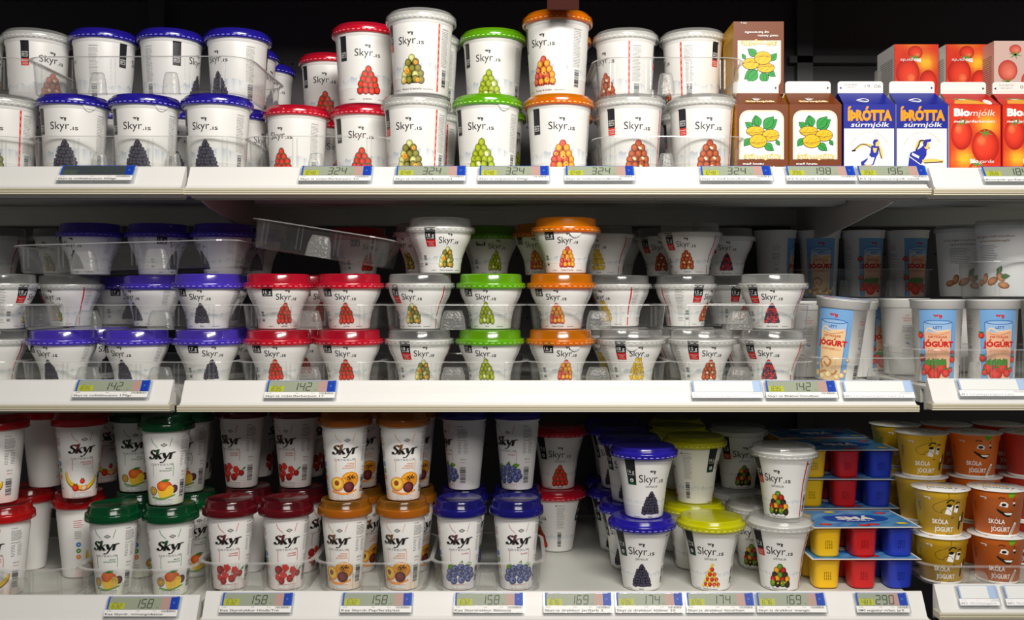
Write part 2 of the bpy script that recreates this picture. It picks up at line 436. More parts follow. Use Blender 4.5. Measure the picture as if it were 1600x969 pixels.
def art_A(kind, clear):
    a = Art(); P = PI*40
    a.L = 0; mountains(a, 27, 40, -P/2, P/2, 4)
    a.L = 1; brand(a, 0, 64.5, 36, 10.5)
    pile(a, kind, 1, 13, 34, 38)
    a.L = 2; a.text(NAMES[kind], 0, 4.5, 2.6, LK, align='c'); a.text('HITABREYTT', -24, 4.5, 1.4, LK); a.text('MJÓLKURMATUR', 24, 4.5, 1.4, LK)
    a.rect(-41.5, 68 if clear else 59, -30.5, 93, (36, 36, 42))
    if clear: a.rect(-41.5, 58, -30.5, 67.8, (214, 58, 40))
    a.up()
    zt = 76 if clear else 69
    a.text('PRÓTEIN', -36, zt, 1.9, WH, w=8.6, bold=.02); a.text('RÍKT &', -36, zt-3.2, 2.3, WH, w=8.4, bold=.02); a.text('FITULAUST', -36, zt-5.6, 1.5, WH, w=8.6, bold=.02)
    if clear:
        a.text('MINNI SYKUR', -36, 64.2, 1.4, WH, w=8.6, bold=.02); a.text('OG ENGIN', -36, 61.8, 1.3, WH, w=7); a.text('SÆTUEFNI', -36, 59.6, 1.3, WH, w=8)
        a.L = 2; a.rect(37.2, 3, 39.6, 92, (222, 60, 40))
        for i in range(9): a.up(); a.rect(38.1, 12+i*9, 38.7, 16+i*9, (246, 214, 200)); a.L = 2
    a.L = 2; a.fine(43, 36, 56, 84, 24, (90, 92, 96), 3); a.text('NÆRINGARGILDI', 49.5, 85.5, 1.3, LK, w=12)
    a.bars(46, 10, 54, 33)
    a.shifted(P)
    return a
def art_B(kind, clear, grams):
    a = Art(); P = PI*38
    a.L = 0; mountains(a, 18, 28, -P/2, P/2, 7, (170, 190, 196))
    a.L = 1; brand(a, 0, 39.5, 27.5, 8.6)
    pile(a, kind, -1, 8.4, 26.5, 26.5)
    a.L = 2; a.text(NAMES[kind], 0, 3, 2.2, LK); a.text('HITABREYTT', -24, 3, 1.3, LK); a.text('MJÓLKURMATUR', 24, 3, 1.3, LK)
    a.rect(-31, 44, -18, 60, (36, 36, 42))
    if clear: a.rect(-31, 35, -18, 43.9, (206, 34, 34))
    a.up(); a.text(grams+' g', -24.5, 47.5, 4.6, WH, w=9.6); a.text('PRÓTEIN', -24.5, 45, 1.4, WH, w=9)
    if clear: a.text('MINNI SYKUR', -24.5, 40.5, 1.2, WH, w=9.4); a.text('ENGIN', -24.5, 38.6, 1.1, WH, w=5); a.text('SÆTUEFNI', -24.5, 36.4, 1.1, WH, w=8)
    if clear: a.L = 2; a.rect(42.2, 2, 44.2, 58, (204, 34, 40))
    a.L = 2; a.fine(-56, 8, -44, 54, 22, (84, 86, 92), 5); a.bars(-42, 10, -36, 24)
    a.L = 2; a.fine(46, 30, 56, 56, 13, (84, 86, 92), 8)
    a.shifted(P)
    return a
def skyr_logo(a, x, y, w, h, tint):
    k, q = w/31.0, h/14.0
    T = lambda P: [(x+(u+v*.22)*k, y+v*q) for u, v in P]
    def col(u, v): 
        t = max(0, min(1, (v-(y+h*.55))/(h*.6))); return tuple(24+(c-24)*t*.8 for c in tint)
    for dx, c in ((.7, (150, 150, 150)), (0, col)):
        a.up(); S = lambda P, w_=3.2, sm=True: a.line([(p+dx, r-dx*.5) for p, r in T(P)], w_*k, c, sm, nib=.25)
        S([(-8.5, 10.6), (-10.2, 12.6), (-13, 12.4), (-14, 9.8), (-12, 7.6), (-9.2, 5.6), (-9, 2.6), (-11.2, .7), (-14, 1.2), (-15.4, 3.4)])
        S([(-6, 14), (-6, .6)], 3.2, False); S([(-.8, 9), (-5.2, 5)], 2, False); S([(-4.6, 5.4), (-.2, .6)], 3.2, False)
        S([(1.6, 9), (4.8, 2)], 3.2, False); S([(8.6, 9.2), (4.2, -2.4), (1.6, -4.4), (.2, -3.4)], 2.0)
        S([(10.4, 9), (10.4, .6)], 3.2, False); S([(10.6, 7), (12.6, 9.4), (14.6, 8.8)], 3)
        for u in (-7, 9.4): S([(u-.6, .5), (u+2.6, .5)], 1, False)
CK = {  # tint, curve colour, words, back wash
 'banana_strawberry': ((200, 60, 50), ['JARÐARBER', 'BANANAR'], (244, 150, 130)), 'mango': ((40, 120, 50), ['MANGÓ', 'ÁSTARALDIN'], (196, 214, 140)),
 'raspberry_cherry': ((190, 40, 40), ['HINDBER', 'TRÖNUBER'], (240, 190, 180)), 'papaya_peach': ((220, 130, 50), ['PAPAJA', 'FERSKJUR', 'ÁSTARALDIN'], (246, 170, 100)),
 'blueberry': ((190, 90, 110), ['BLÁBER'], (196, 176, 214))}
def art_C(kind):
    tint, words, wash = CK[kind]; a = Art(); R = random.Random(len(kind))
    P = PI*27
    for i in range(28):   # soft wash of colour printed round the foot
        u0 = -40+i*80/28; hh = 8+16*abs(math.sin(i*.33+.5))
        a.tri([(u0, 0.6), (u0+80/28, .6), (u0+80/28, hh), (u0, hh)], [(0, 1, 2), (0, 2, 3)], [tuple((c+2*w_)/3 for c, w_ in zip(wash, WH))]*2+[WH]*2, False)
    a.L = 1
    for P_ in ([(-12, 91), (-10, 85), (-4.5, 79)], [(-11.5, 55), (-12.4, 46), (-12.2, 39)], [(12.6, 91), (10.8, 85), (9.6, 80)], [(13.8, 57), (15, 50), (14.6, 40)]):
        a.line(P_, 1.0, tuple((c+WH[0])//2 for c in tint))
    skyr_logo(a, -1, 63, 31, 13.5, tint)
    a.L = 3; a.poly([(-1, 82), (3, 84.6), (7, 82), (3, 79.4)], (60, 60, 60)); a.up(); a.poly([(0.6, 82), (3, 83.6), (5.4, 82), (3, 80.4)], WH); a.up(); a.rect(2, 81.5, 4, 82.5, (60, 60, 60))
    a.L = 2; a.text('DRYKKUR', 0, 54.2, 3.1, (60, 60, 62), w=28, bold=-.015)
    for i, t in enumerate(words): a.text(t, 13, 49.4-i*3, 2, tint, align='r', w=2*len(t)*.82, bold=.01)
    a.L = 2; a.rrect(-14.5, 1.2, 14.5, 8.2, 1, tint); a.up(); a.rrect(-14, 1.7, 14, 7.7, .8, WH); a.up()
    for i, t in enumerate(('ÁN HVÍTS SYKURS', 'EN MEÐ ENSÍMUM', 'MEÐ MJÓLKURSYKRI')): a.text(t, 0, 5.9-i*1.9, 1.25, (70, 66, 66), w=25)
    a.L = 4
    if kind == 'banana_strawberry':
        a.line([(-22, 38), (-20, 26), (-10, 17), (6, 14), (18, 21), (22, 30)], lambda t: 1.5+6*math.sin(PI*t)**.7, (150, 104, 20)); a.up()
        a.line([(-21.8, 38), (-19.6, 26.6), (-10, 18.2), (6, 15.2), (17.6, 22), (21.6, 30)], lambda t: 1.2+4.6*math.sin(PI*t)**.7, (244, 200, 50)); a.up()
        for x, y, r in ((-9, 15, 5), (1, 24, 3.6)): a.ball(x, y, r, (226, 56, 40), (140, 14, 16), 12); leaf(a, x, y+r*.6, r*.9, 2.2, (60, 120, 40)); leaf(a, x, y+r*.6, r*.9, .8, (60, 120, 40))
        a.up(); a.ball(4, 14.6, 5.2, (246, 196, 180), (214, 70, 60), 12, 3.4, .6)
    if kind == 'mango':
        a.ball(3, 26, 11, (240, 110, 40), (200, 70, 20), 16, 8, -.15); a.up(); leaf(a, -2, 33, 13, .15, (60, 130, 50), .16)
        a.ball(17, 22, 5.6, (100, 56, 66), (50, 24, 34), 12); a.up()
        a.poly(catmull([(-8, 22), (2, 20), (10, 27), (16, 23), (14, 14), (4, 10), (-4, 12), (-8, 22)]), (250, 204, 60)); a.up()
        a.disc(-14, 20, 6, (90, 50, 50), 14); a.up(); a.disc(-14, 20, 5, (226, 180, 80), 12); a.up()
        for i in range(9): a.disc(-14+2.8*math.cos(i*.7), 20+2.8*math.sin(i*.7), .7, (70, 50, 20), 5)
        a.up(); a.line([(-16, 12), (0, 9.6), (18, 14)], 2, (110, 160, 70))
    if kind == 'raspberry_cherry':
        for x, y, r, c in ((-12, 28, 6, 0), (-2, 31, 6, 1), (9, 27, 6, 1), (17, 22, 4.4, 0), (-14, 18, 5, 1), (-5, 21, 6.4, 1), (-8, 13, 5, 0), (5, 16, 5.4, 0), (10, 20, 4, 1)):
            if c:
                for i in range(16): b = i*2.4; a.ball(x+r*.75*math.sqrt(i/16)*math.cos(b), y+r*.75*math.sqrt(i/16)*math.sin(b), r*.3, (222, 60, 50), (150, 20, 24), 7)
            else: a.ball(x, y, r, (170, 34, 30), (84, 8, 12), 12)
            a.up(.3)
        leaf(a, 18, 26, 8, .7, (80, 130, 50), .18)
    if kind == 'papaya_peach':
        a.line([(-20, 13), (0, 9.4), (18, 14)], 3, (246, 160, 80)); a.up()
        a.ball(8, 28, 13.4, (250, 184, 60), (222, 130, 20), 16, 11.4); a.up(); a.disc(8, 29, 8, (236, 150, 40), 12, 6.5); a.up()
        for i in range(44): a.disc(8+R.gauss(0, 3.2), 30+R.gauss(0, 2.4), .75, (44, 38, 30), 5)
        a.up(); a.ball(-11, 23, 10.4, (255, 226, 90), (226, 110, 50), 16, 9.6); a.up(); a.ball(-12, 24, 4, (150, 70, 34), (220, 90, 50), 9); a.up()
        a.ball(6, 18.6, 8.2, (112, 50, 50), (60, 20, 26), 14, 7.4)
    if kind == 'blueberry':
        leaf(a, -18, 28, 12, .8, (110, 160, 40)); leaf(a, 8, 34, 12, .2, (110, 160, 40)); leaf(a, 0, 30, 12, 1.2, (90, 140, 40)); a.up()
        for i, (x, y, r) in enumerate(((-15, 25, 5), (-7, 30, 5), (2, 32, 5.2), (10, 30, 5), (-17, 17, 5.4), (-8, 22, 5), (1, 24, 5), (17, 26, 5), (10, 22, 5), (-9, 14, 6), (3, 14.6, 5.4), (14, 17, 6), (20, 20, 4.4))):
            a.ball(x, y, r, (112, 122, 172), (34, 36, 76), 12); a.up(.3); a.disc(x+r*.2, y-r*.05, r*.28, (44, 46, 84), 6)
    a.L = 2   # the back of the pack
    a.text('Innihald:', 24, 90, 1.6, LK, align='l'); a.fine(24, 74, 38, 88, 7, (80, 80, 82), 2, .5)
    a.text('Næringargildi', 24, 70.5, 1.6, LK, align='l'); a.fine(24, 52, 29, 69, 8, (80, 80, 82), 4, .4); a.fine(32, 52, 38, 69, 8, (80, 80, 82), 9, .4)
    a.text('250 ml', 31, 43, 2.2, LK); a.text('Kælivara', 31, 39, 1.6, tint); a.bars(26, 10, 35, 34); 
    a.fine(-40, 72, -28, 84, 4, tint, 5, .5)
    a.fine(-39, 56, -29, 68, 5, (80, 80, 82), 6, .4)
    for y, c in ((48, (60, 130, 200)), (39, (90, 160, 80)), (30, (240, 140, 70))):
        a.disc(-34, y, 3.4, c, 16); a.up(); a.disc(-34, y, 1, WH, 8); a.L = 2
    a.text('Geymist', -34, 18, 1.5, LK); a.fine(-39, 12, -29, 16, 2, (80, 80, 82), 3, .4)
    return a
def art_D(kind, clear):
    a = Art(); P = PI*34
    a.L = 0; mountains(a, 22, 32, -P/2, P/2, 9)
    a.L = 1; brand(a, 0, 50, 37, 11); a.L = 2; a.text('DRYKKUR', 0, 42.5, 3, (80, 80, 82), w=18)
    if kind == 'rasp_banana':
        a.L = 2
        for j in range(4):
            for i in range(4-j):
                x = (i-(3-j)/2)*7; y = 7+j*7
                a.ball(x+2, y+2, 3.2, (206, 40, 50), (130, 14, 26), 9); s_ = -1 if x > 0 else 1
                a.line([(x-s_*3, y-1), (x+s_*.6, y+4), (x+s_*3, y+9)], 3.6, (196, 146, 20)); a.line([(x-s_*3, y-.6), (x+s_*.6, y+4.2), (x+s_*2.8, y+8.6)], 2.8, (250, 214, 50))
                a.up(.4)
    else: pile(a, kind, 0, 6.4, 32, 31)
    a.L = 2; a.text(NAMES[kind], 0, 1.6, 2.4, LK); a.text('NÆRINGARRÍKT', -23, 1.8, 1.3, LK)
    a.rect(-35.5, 55 if clear else 49, -22.5, 82, (34, 36, 40)); a.rect(-35.5, 46 if clear else 46, -22.5, 55, (206, 40, 34) if clear else (20, 70, 50))
    a.up(); a.text('16 g', -29, 62, 4.6, WH, w=9); a.text('PRÓTEIN', -29, 59, 1.4, WH, w=9); 
    if clear: a.fine(-34, 47.5, -24, 53.6, 3, (250, 226, 220), 4, .5)
    else: a.disc(-29, 52, 2.6, WH, 10); a.up(); a.poly([(-30.6, 50.8), (-27.4, 50.8), (-29, 53.8)], (20, 70, 50))
    if clear: a.L = 2; a.rect(38.6, 2, 41, 78, (200, 34, 40))
    a.L = 2; u = 36 if not clear else 43
    a.text('INNIHALD', u+6, 73, 1.6, LK, align='c'); a.disc(u-1, 73.8, 1.2, (30, 110, 60), 8); a.fine(u, 36, u+13, 71, 20, (84, 86, 92), 5)
    a.bars(u+1, 8, u+8, 32)
    a.shifted(P)
    return a
def art_E(kind):
    B = (122, 172, 222); a = Art(lambda x, y: ((x-1005)*.19, (605-y)*.2)); R = random.Random(3)
    a.L = 0; a.poly([(880, 115), (880, 600), (1130, 600), (1130, 115)], B)
    a.up(); squiggle(Artless(a), 1005, 162, 52, (200, 40, 44), 6); 
    liquid = (240, 186, 150) if kind == 'strawberry' else (240, 206, 158)
    a.poly([(910, 195), (925, 600), (1085, 600), (1100, 195)], (160, 196, 232)); a.up()
    a.poly([(916, 262), (925, 600), (1085, 600), (1094, 262), (1050, 250), (980, 270)], liquid); a.up()
    a.line([(912, 200), (960, 188), (1050, 188), (1098, 200)], 4, (40, 100, 180)); a.line([(912, 200), (960, 212), (1050, 212), (1098, 200)], 5, (50, 110, 190))
    a.line([(911, 200), (924, 590)], 4, (60, 120, 200), False); a.line([(1099, 200), (1087, 590)], 4, (60, 120, 200), False)
    a.line([(925, 262), (950, 240), (1000, 262), (1085, 250)], 9, (250, 214, 180)); a.line([(940, 276), (1000, 286), (1075, 268)], 5, (214, 140, 100))
    a.up()
    t = lambda s_, y, cap, w_, c, b: Artless(a).text(s_, 1005, y, cap, c, w_, b)
    t('LÉTT', 243, 16, 56, (40, 80, 170), .02); t('DRYKKJAR', 306, 15, 122, (196, 60, 40), .02)
    t('JÓGÚRT', 364, 36, 208, (206, 36, 34), .05); t('JARÐARBER' if kind == 'strawberry' else 'KARAMELLU', 394, 15, 132, (214, 110, 80), .01)
    a.up(2)
    if kind == 'strawberry':
        for x, y, r in ((888, 290, 21), (1108, 400, 14), (1108, 450, 22), (893, 445, 24), (1095, 520, 16), (940, 510, 46), (1020, 500, 46), (980, 545, 46), (1060, 540, 30), (905, 540, 20)):
            b = Artless(a); b.ball(x, y, r, (226, 52, 38), (150, 18, 18))
            for q in range(4): a.line([(x, y-r*.8), (x+(q-1.5)*r*.5, y-r*1.15)], 6, (50, 120, 40), False)
            for _ in range(6): a.disc(x+R.uniform(-.6, .6)*r, y+R.uniform(-.5, .7)*r, 1.6, (250, 190, 120), 4)
            a.up(.3)
        a.up()
        for q in range(14): x = 915+q*10; a.poly([(x, 470-(q % 3)*8), (x+14, 452-(q*7 % 20)), (x+20, 480), (x+6, 492)], (60, 130, 40) if q % 2 else (90, 150, 50))
    else:
        for p in ([(950, 520), (935, 470), (975, 445), (1010, 470), (990, 505), (960, 480)], [(930, 560), (970, 540), (1030, 560), (1060, 530)]): a.line(p, 12, (196, 130, 60))
        for x, y, r in ((900, 560, 26), (950, 575, 24), (1000, 560, 26), (1060, 572, 22), (1098, 560, 20), (1120, 530, 14), (900, 500, 12)): Artless(a).ball(x, y, r, (250, 222, 170), (216, 160, 90)); a.up(.3)
        a.up(); a.ball(1128, 455, 16, (240, 206, 150), (190, 130, 60), 8, 10, .8)
    b = Art(); b.items = a.items
    for s_ in (1, -1):
        b.L = 1; x = 42*s_
        b.text('LÉTT', x, 86, 1.8, (190, 60, 50)); b.text('DRYKKJAR', x, 82, 2, (190, 60, 50)); b.text('JÓGÚRT', x, 78.5, 2, (190, 60, 50))
        b.fine(x-7, 62, x+7, 73, 5, (110, 110, 112), 5 if s_ > 0 else 8, .4); b.text('0-4 °C', x, 57, 1.8, LK); b.text('250 ml', x, 53, 1.6, LK)
        squiggle(b, x, 46, 5, (40, 90, 170))
        b.fine(x-6, 26, x+6, 40, 7, (130, 130, 130), 11, .35)
        if s_ > 0: b.bars(x-5, 4, x+5, 24)
    return b
class Artless:
    """px-space helper that keeps an Art's flipped y upright for text and balls"""
    def __init__(s, a): s.a = a
    def line(s, pts, w, col, *r):
        s.a.line(pts, w, col)
    def text(s, t, x, y, cap, col, w, bold=0, shear=0, align='c'):
        vs, fs = wordmesh(t, bold); x0, x1 = min(v[0] for v in vs), max(v[0] for v in vs)
        kx = w/(x1-x0); k = cap/.727; off = {'c': -w/2, 'l': 0}[align]
        for sx, sy in heavy(bold):
            s.a.tri([(x+(p+sx-x0)*kx+off+shear*q*k, y-(q+sy)*k) for p, q in vs], fs, col); s.a.L += .07 if bold > .03 else 0
    def ball(s, x, y, r, c1, c2, n=12, ry=None):
        tf = s.a.tf; X, Y = tf(x, y); X2, _ = tf(x+r, y); s.a.tf = None; s.a.ball(X, Y, X2-X, c1, c2, n, (ry/r if ry else 1)*(X2-X)); s.a.tf = tf
_sq = squiggle
def squiggle(a, x, y, w, col, lw=None):
    if isinstance(a, Artless):
        k = w/10
        P = [(-5, 1.2), (-4.2, 2.2), (-3.4, .6), (-3.2, -.4), (-2.8, 1.2), (-1.8, 2.1), (-1.2, .8), (-1, -.2), (-.3, 1.4), (1, 2.2), (2.6, 1.2), (4.3, 1.6), (4.6, .3), (3, .1), (2.2, 1), (2.1, -.8), (3, -2.2), (4.2, -1.6), (3.6, -.1), (2.4, .9)]
        a.a.line([(x+p*k, y-q*k) for p, q in P], lw, col)
    else: _sq(a, x, y, w, col, lw)
def art_I(kind):
    a = Art(lambda x, y: ((x-225)*.227, (425-y)*.205)); A = Artless(a); K = (30, 28, 26); W = (250, 250, 246)
    a.L = 1; squiggle(A, 158, 172, 32, W, 3.4)
    A.text('SKÓLA', 224, 336, 30, W, 92, .03); A.text('JÓGÚRT', 246, 386, 30, W, 112, .03)
    A.text({'yellow': 'Bananar', 'orange': 'Ferskjur', 'red': 'Jarðarber'}[kind], 285, 408, 9, K, 46)
    for i in range(6): a.line([(84, 212+i*12), (84+22-(i % 3)*5, 212+i*12)], 3, K, False)
    if kind == 'yellow':
        a.line([(264, 132), (264, 170), (210, 200), (186, 225), (200, 255), (235, 262)], 2, K)
        a.up(); a.line([(258, 196), (276, 176), (298, 184)], 8, K); a.line([(310, 196), (322, 190), (332, 196)], 7, K)
        a.poly([(262, 215), (248, 268), (284, 276), (292, 212)], W); a.poly([(306, 208), (298, 256), (322, 262), (328, 208)], W); a.up()
        a.disc(272, 214, 15, K, 10, 10); a.disc(318, 222, 11, K, 10, 10)
        a.line([(228, 262), (240, 240), (270, 236), (282, 256)], 2.4, K); a.line([(286, 296), (300, 292)], 5, K, False)
        a.up(); a.poly([(366, 264), (382, 262), (378, 330), (358, 326)], (60, 48, 40)); a.poly([(340, 320), (352, 288), (358, 340), (350, 380), (338, 372)], (56, 44, 36)); a.up(); a.poly([(342, 290), (352, 286), (354, 312), (344, 318)], W)
    else:
        dx = -338
        T = lambda P: [(x+dx, y) for x, y in P]
        if kind == 'orange': a.poly(T([(618, 125), (664, 122), (654, 140), (640, 158), (622, 158)]), (120, 190, 40))
        else: a.line(T([(600, 140), (660, 140)]), 8, K, False)
        a.line(T([(570, 168), (582, 160), (602, 166)]), 5, K); a.line(T([(650, 180), (654, 166)]), 5, K, False)
        a.poly(T([(574, 216), (584, 190), (604, 188), (622, 204), (618, 226)]), W); a.poly(T([(646, 190), (660, 192), (664, 216), (650, 220)]), W); a.up()
        a.disc(598+dx, 208, 13, K, 10, 10); a.disc(656+dx, 210, 8, K, 8, 10)
        a.poly(catmull(T([(562, 236), (590, 252), (620, 264), (654, 256), (640, 282), (616, 288), (584, 268), (562, 246), (562, 236)]), 3), K); a.up()
        a.poly(T([(598, 262), (650, 262), (640, 276), (612, 274)]), W)
        a.line(T([(640, 420), (676, 330)]), 15, W, False); a.up(); a.line(T([(648, 404), (672, 340)]), 5, (60, 60, 60), False)
    return a
# carton fronts (mm: u right, v up; front 69 wide, 100 high; slope art uses v>100)
def art_brown():
    a = Art(lambda x, y: ((x-461)*.132, 100-(y-275)*.132)); A = Artless(a); YL = (244, 188, 30); GR = (38, 158, 62)
    a.L = 1
    def arch(x0, x1, y0, y1, r, c):
        pts = [(x0, y1)]+[(x0+r-r*math.cos(i*PI/10), y0+r-r*math.sin(i*PI/10)) for i in range(6)]+[(x1-r+r*math.sin(i*PI/10), y0+r-r*math.cos(i*PI/10)) for i in range(6)]+[(x1, y1)]
        a.poly(pts, c); a.up()
    arch(230, 680, 336, 834, 92, WH); arch(238, 672, 343, 832, 86, YL); arch(244, 666, 349, 832, 80, WH)
    L = [(400, 505, 388, 388, 1), (480, 525, 612, 430, 1), (475, 520, 575, 400, 0), (370, 520, 288, 458, 0), (340, 620, 274, 700, 1), (600, 640, 636, 692, 0), (480, 670, 575, 745, 1), (430, 500, 400, 390, 1)]
    for x, y, x2, y2, _ in L:
        X, Y = a.tf(x, y); X2, Y2 = a.tf(x2, y2); tf = a.tf; a.tf = None; l = math.hypot(X2-X, Y2-Y); an = math.atan2(Y2-Y, X2-X)
        leaf(a, X-math.cos(an)*.5, Y-math.sin(an)*.5, l+1.1, an, (14, 50, 20), .36, 7); a.up(.3); leaf(a, X, Y, l, an, GR, .33, 7); a.up(.3)
        a.line([(X, Y), (X2, Y2)], .35, (14, 60, 24), False)
        for t in (.3, .5, .7):
            for s_ in (1, -1): bx, by = X+(X2-X)*t, Y+(Y2-Y)*t; a.line([(bx, by), (bx+l*.2*math.cos(an+s_*.7), by+l*.2*math.sin(an+s_*.7))], .22, (14, 60, 24), False)
        a.tf = tf; a.up(.3)
    for x, y, rx, ry in ((388, 548, 94, 52), (545, 590, 88, 62), (418, 650, 92, 70)):
        a.disc(x, y, rx, (40, 24, 8), 22, ry); a.up(.4); a.disc(x, y, rx-5, (240, 190, 24), 22, ry-5); a.up(.4)
        a.line([(x-rx+8, y+8), (x, y+18), (x+rx-6, y)], 4, (60, 36, 8)); a.line([(x-rx+14, y+20), (x, y+32), (x+rx-16, y+14)], 3, (90, 60, 10))
        for i in range(12): px, py = x+((i*37) % 120-60)*rx/92, y-34*ry/62+((i*23) % 60)*ry/62; a.line([(px-7, py), (px+7, py+2)], 2.6, (110, 72, 10), False)
        a.up(.4)
    a.up()
    for k, c, b in ((0, YL, .075), (1, WH, .012)): A.text('Súrmjólk', 458, 826, 44, c, 370 if k == 0 else 350, b, .22); a.up()
    A.text('með hnetu', 366, 890, 24, WH, 210, .015, .2); A.text('og karamellu', 480, 925, 24, WH, 250, .015, .2)
    A.text('580 g', 620, 1020, 16, WH, 60)
    # slope: v from 100 (y=275) upwards
    for k, c, b in ((0, YL, .06), (1, WH, .01)): A.text('Súrmjólk', 452, 252, 24, c, 300 if k == 0 else 286, b, .1); a.up()
    a.line([(385, 205), (420, 195), (450, 205), (430, 222), (395, 218)], 7, WH); a.line([(395, 212), (440, 214), (470, 204)], 6, WH)
    return a
def art_blue(pose):
    a = Art(lambda x, y: ((x-315)*.16, 100-(y-235)*.16)); A = Artless(a); B = (38, 50, 164); OR = (248, 160, 16); Y = (250, 206, 110); K = (40, 40, 70)
    a.L = 1; a.rect(103, 438, 520, 980, WH); a.up()
    A.text('ÍÞRÓTTA', 318, 368, 84, OR, 364, .055); a.up(); A.text('súrmjólk', 318, 424, 40, (250, 250, 250), 320, .012, .25)
    a.line([(232, 190), (300, 168), (334, 186), (300, 208), (244, 196)], 9, (240, 242, 250)); a.line([(250, 176), (290, 196), (330, 200)], 6, (240, 242, 250))
    t = 'MEÐ VANILLUBRAGÐI'; n = len(t)
    for i, ch in enumerate(t):
        if ch == ' ': continue
        an = PI*.86-(PI*.72)*i/(n-1); X, Y_ = a.tf(318+160*math.cos(an), 640-165*math.sin(an)); tf = a.tf; a.tf = None
        a.text(ch, X, Y_, 2.3, OR, rot=an-PI/2); a.tf = tf
    if pose == 0:
        a.line([(345, 590), (290, 572), (240, 580), (190, 618)], 20, Y); a.up(1.2); a.line([(335, 606), (285, 574), (236, 574), (180, 626)], 7, K); a.line([(170, 625), (196, 620)], 14, K, False)
        a.line([(398, 590), (416, 640), (418, 685)], 20, Y); a.up(1.2); a.line([(392, 600), (404, 650), (416, 690)], 8, K)
        a.poly([(330, 580), (395, 585), (388, 650), (372, 676), (350, 740), (300, 762), (250, 760), (240, 720), (290, 690), (322, 640)], B); a.up()
        a.poly([(300, 650), (330, 680), (356, 680), (340, 735), (295, 745), (268, 735), (298, 700)], WH); a.up(1.2)
        a.poly([(342, 600), (380, 604), (366, 640), (350, 640)], Y); a.disc(374, 556, 27, Y, 12, 32); a.up(1.2); a.poly([(342, 552), (350, 532), (376, 528), (388, 540), (366, 556), (362, 590), (348, 580)], B)
        a.poly([(240, 750), (330, 740), (350, 860), (260, 860)], Y)
    else:
        a.line([(350, 560), (290, 545), (264, 605)], 24, Y); a.up(1.2); a.line([(350, 545), (300, 540), (284, 580), (262, 620)], 12, K)
        a.poly([(300, 600), (345, 560), (380, 600), (350, 620), (350, 660), (312, 720), (300, 750), (200, 690), (215, 640), (262, 622)], B); a.up()
        a.disc(352, 580, 24, Y, 12, 32); a.up(1.2); a.poly([(318, 560), (340, 530), (392, 526), (384, 548), (356, 552), (346, 590), (328, 590)], B)
        a.poly([(230, 640), (290, 670), (284, 690), (226, 660)], WH)
        a.line([(320, 712), (400, 704), (484, 716)], 26, Y); a.up(1.2); a.line([(330, 726), (400, 722), (484, 716)], 8, K)
        a.poly([(190, 670), (320, 745), (330, 980), (160, 980)], B); a.up(1.2); a.line([(196, 680), (186, 760)], 16, WH, False); a.line([(200, 668), (300, 740), (340, 742)], 7, WH, False)
    return a
def art_red(pale=False):
    a = Art(lambda x, y: ((x-1187)*.165, 100-(y-255)*.16)); A = Artless(a); R = random.Random(8)
    n, m = 9, 15
    vs, cs, fs = [], [], []
    for j in range(m+1):
        for i in range(n+1):
            x, y = 984+i*406/n, 255-20*0+j*625/m
            vs.append((x, y)); k = R.random(); k2 = math.exp(-((x-1290)**2+(y-420)**2)/9000)+math.exp(-((x-1100)**2+(y-700)**2)/8000)+math.exp(-((x-1200)**2+(y-980)**2)/14000)
            r_, y_ = (214, 46, 30), (252, 196, 50)
            k2 = min(1, k2+.12*k); cs.append(tuple(p+(q-p)*k2 for p, q in zip(r_, y_)) if not pale else (222, 190, 180))
    for j in range(m):
        for i in range(n): q = j*(n+1)+i; fs += [(q, q+1, q+n+2), (q, q+n+2, q+n+1)]
    a.L = 1; a.tri(vs, fs, cs, False); a.up()
    for x, y, rx, ry in ((1078, 500, 86, 128), (1270, 600, 112, 140), (1200, 800, 70, 64)):
        if pale: A.ball(x, y, rx*.8, (226, 110, 90), (196, 60, 50), 16, ry*.7)
        else:
            A.ball(x, y, rx, (226, 60, 36), (176, 30, 20), 20, ry); a.up(.4); A.ball(x-rx*.25, y-ry*.3, rx*.42, (238, 104, 62), (227, 62, 38), 14, ry*.36)
        a.up(.4)
        for q in range(6):
            an = q*PI/3+.3; a.line([(x, y-ry*.78), (x+60*math.cos(an), y-ry*.78+42*math.sin(an))], lambda t: 13*(1-t)+3, (84, 150, 60), False)
        a.up(.4)
    if not pale:
        A.text('Bio', 1080, 346, 62, WH, 124, .05); A.text('mjólk', 1246, 346, 54, WH, 200, -.005, .2)
        A.text('með jarðarberjum', 1180, 402, 22, WH, 330, .03, .12); A.text('Bio', 1180, 740, 34, WH, 66, .05); A.text('garde', 1278, 740, 30, WH, 120, 0, .2)
        a.L = 3; a.poly(catmull([(975, 256), (985, 190), (1080, 168), (1240, 180), (1340, 190), (1385, 256)], 4), (214, 50, 34)); a.up()
        a.poly([(1030, 240), (1060, 200), (1200, 190), (1290, 230), (1330, 250)], (246, 170, 50)); a.up(); a.line([(1060, 188), (1140, 182), (1230, 205)], 10, (110, 150, 50)); a.disc(1310, 222, 32, WH, 12, 30); a.line([(1090, 186), (1130, 192), (1170, 184)], 6, WH)
    return a
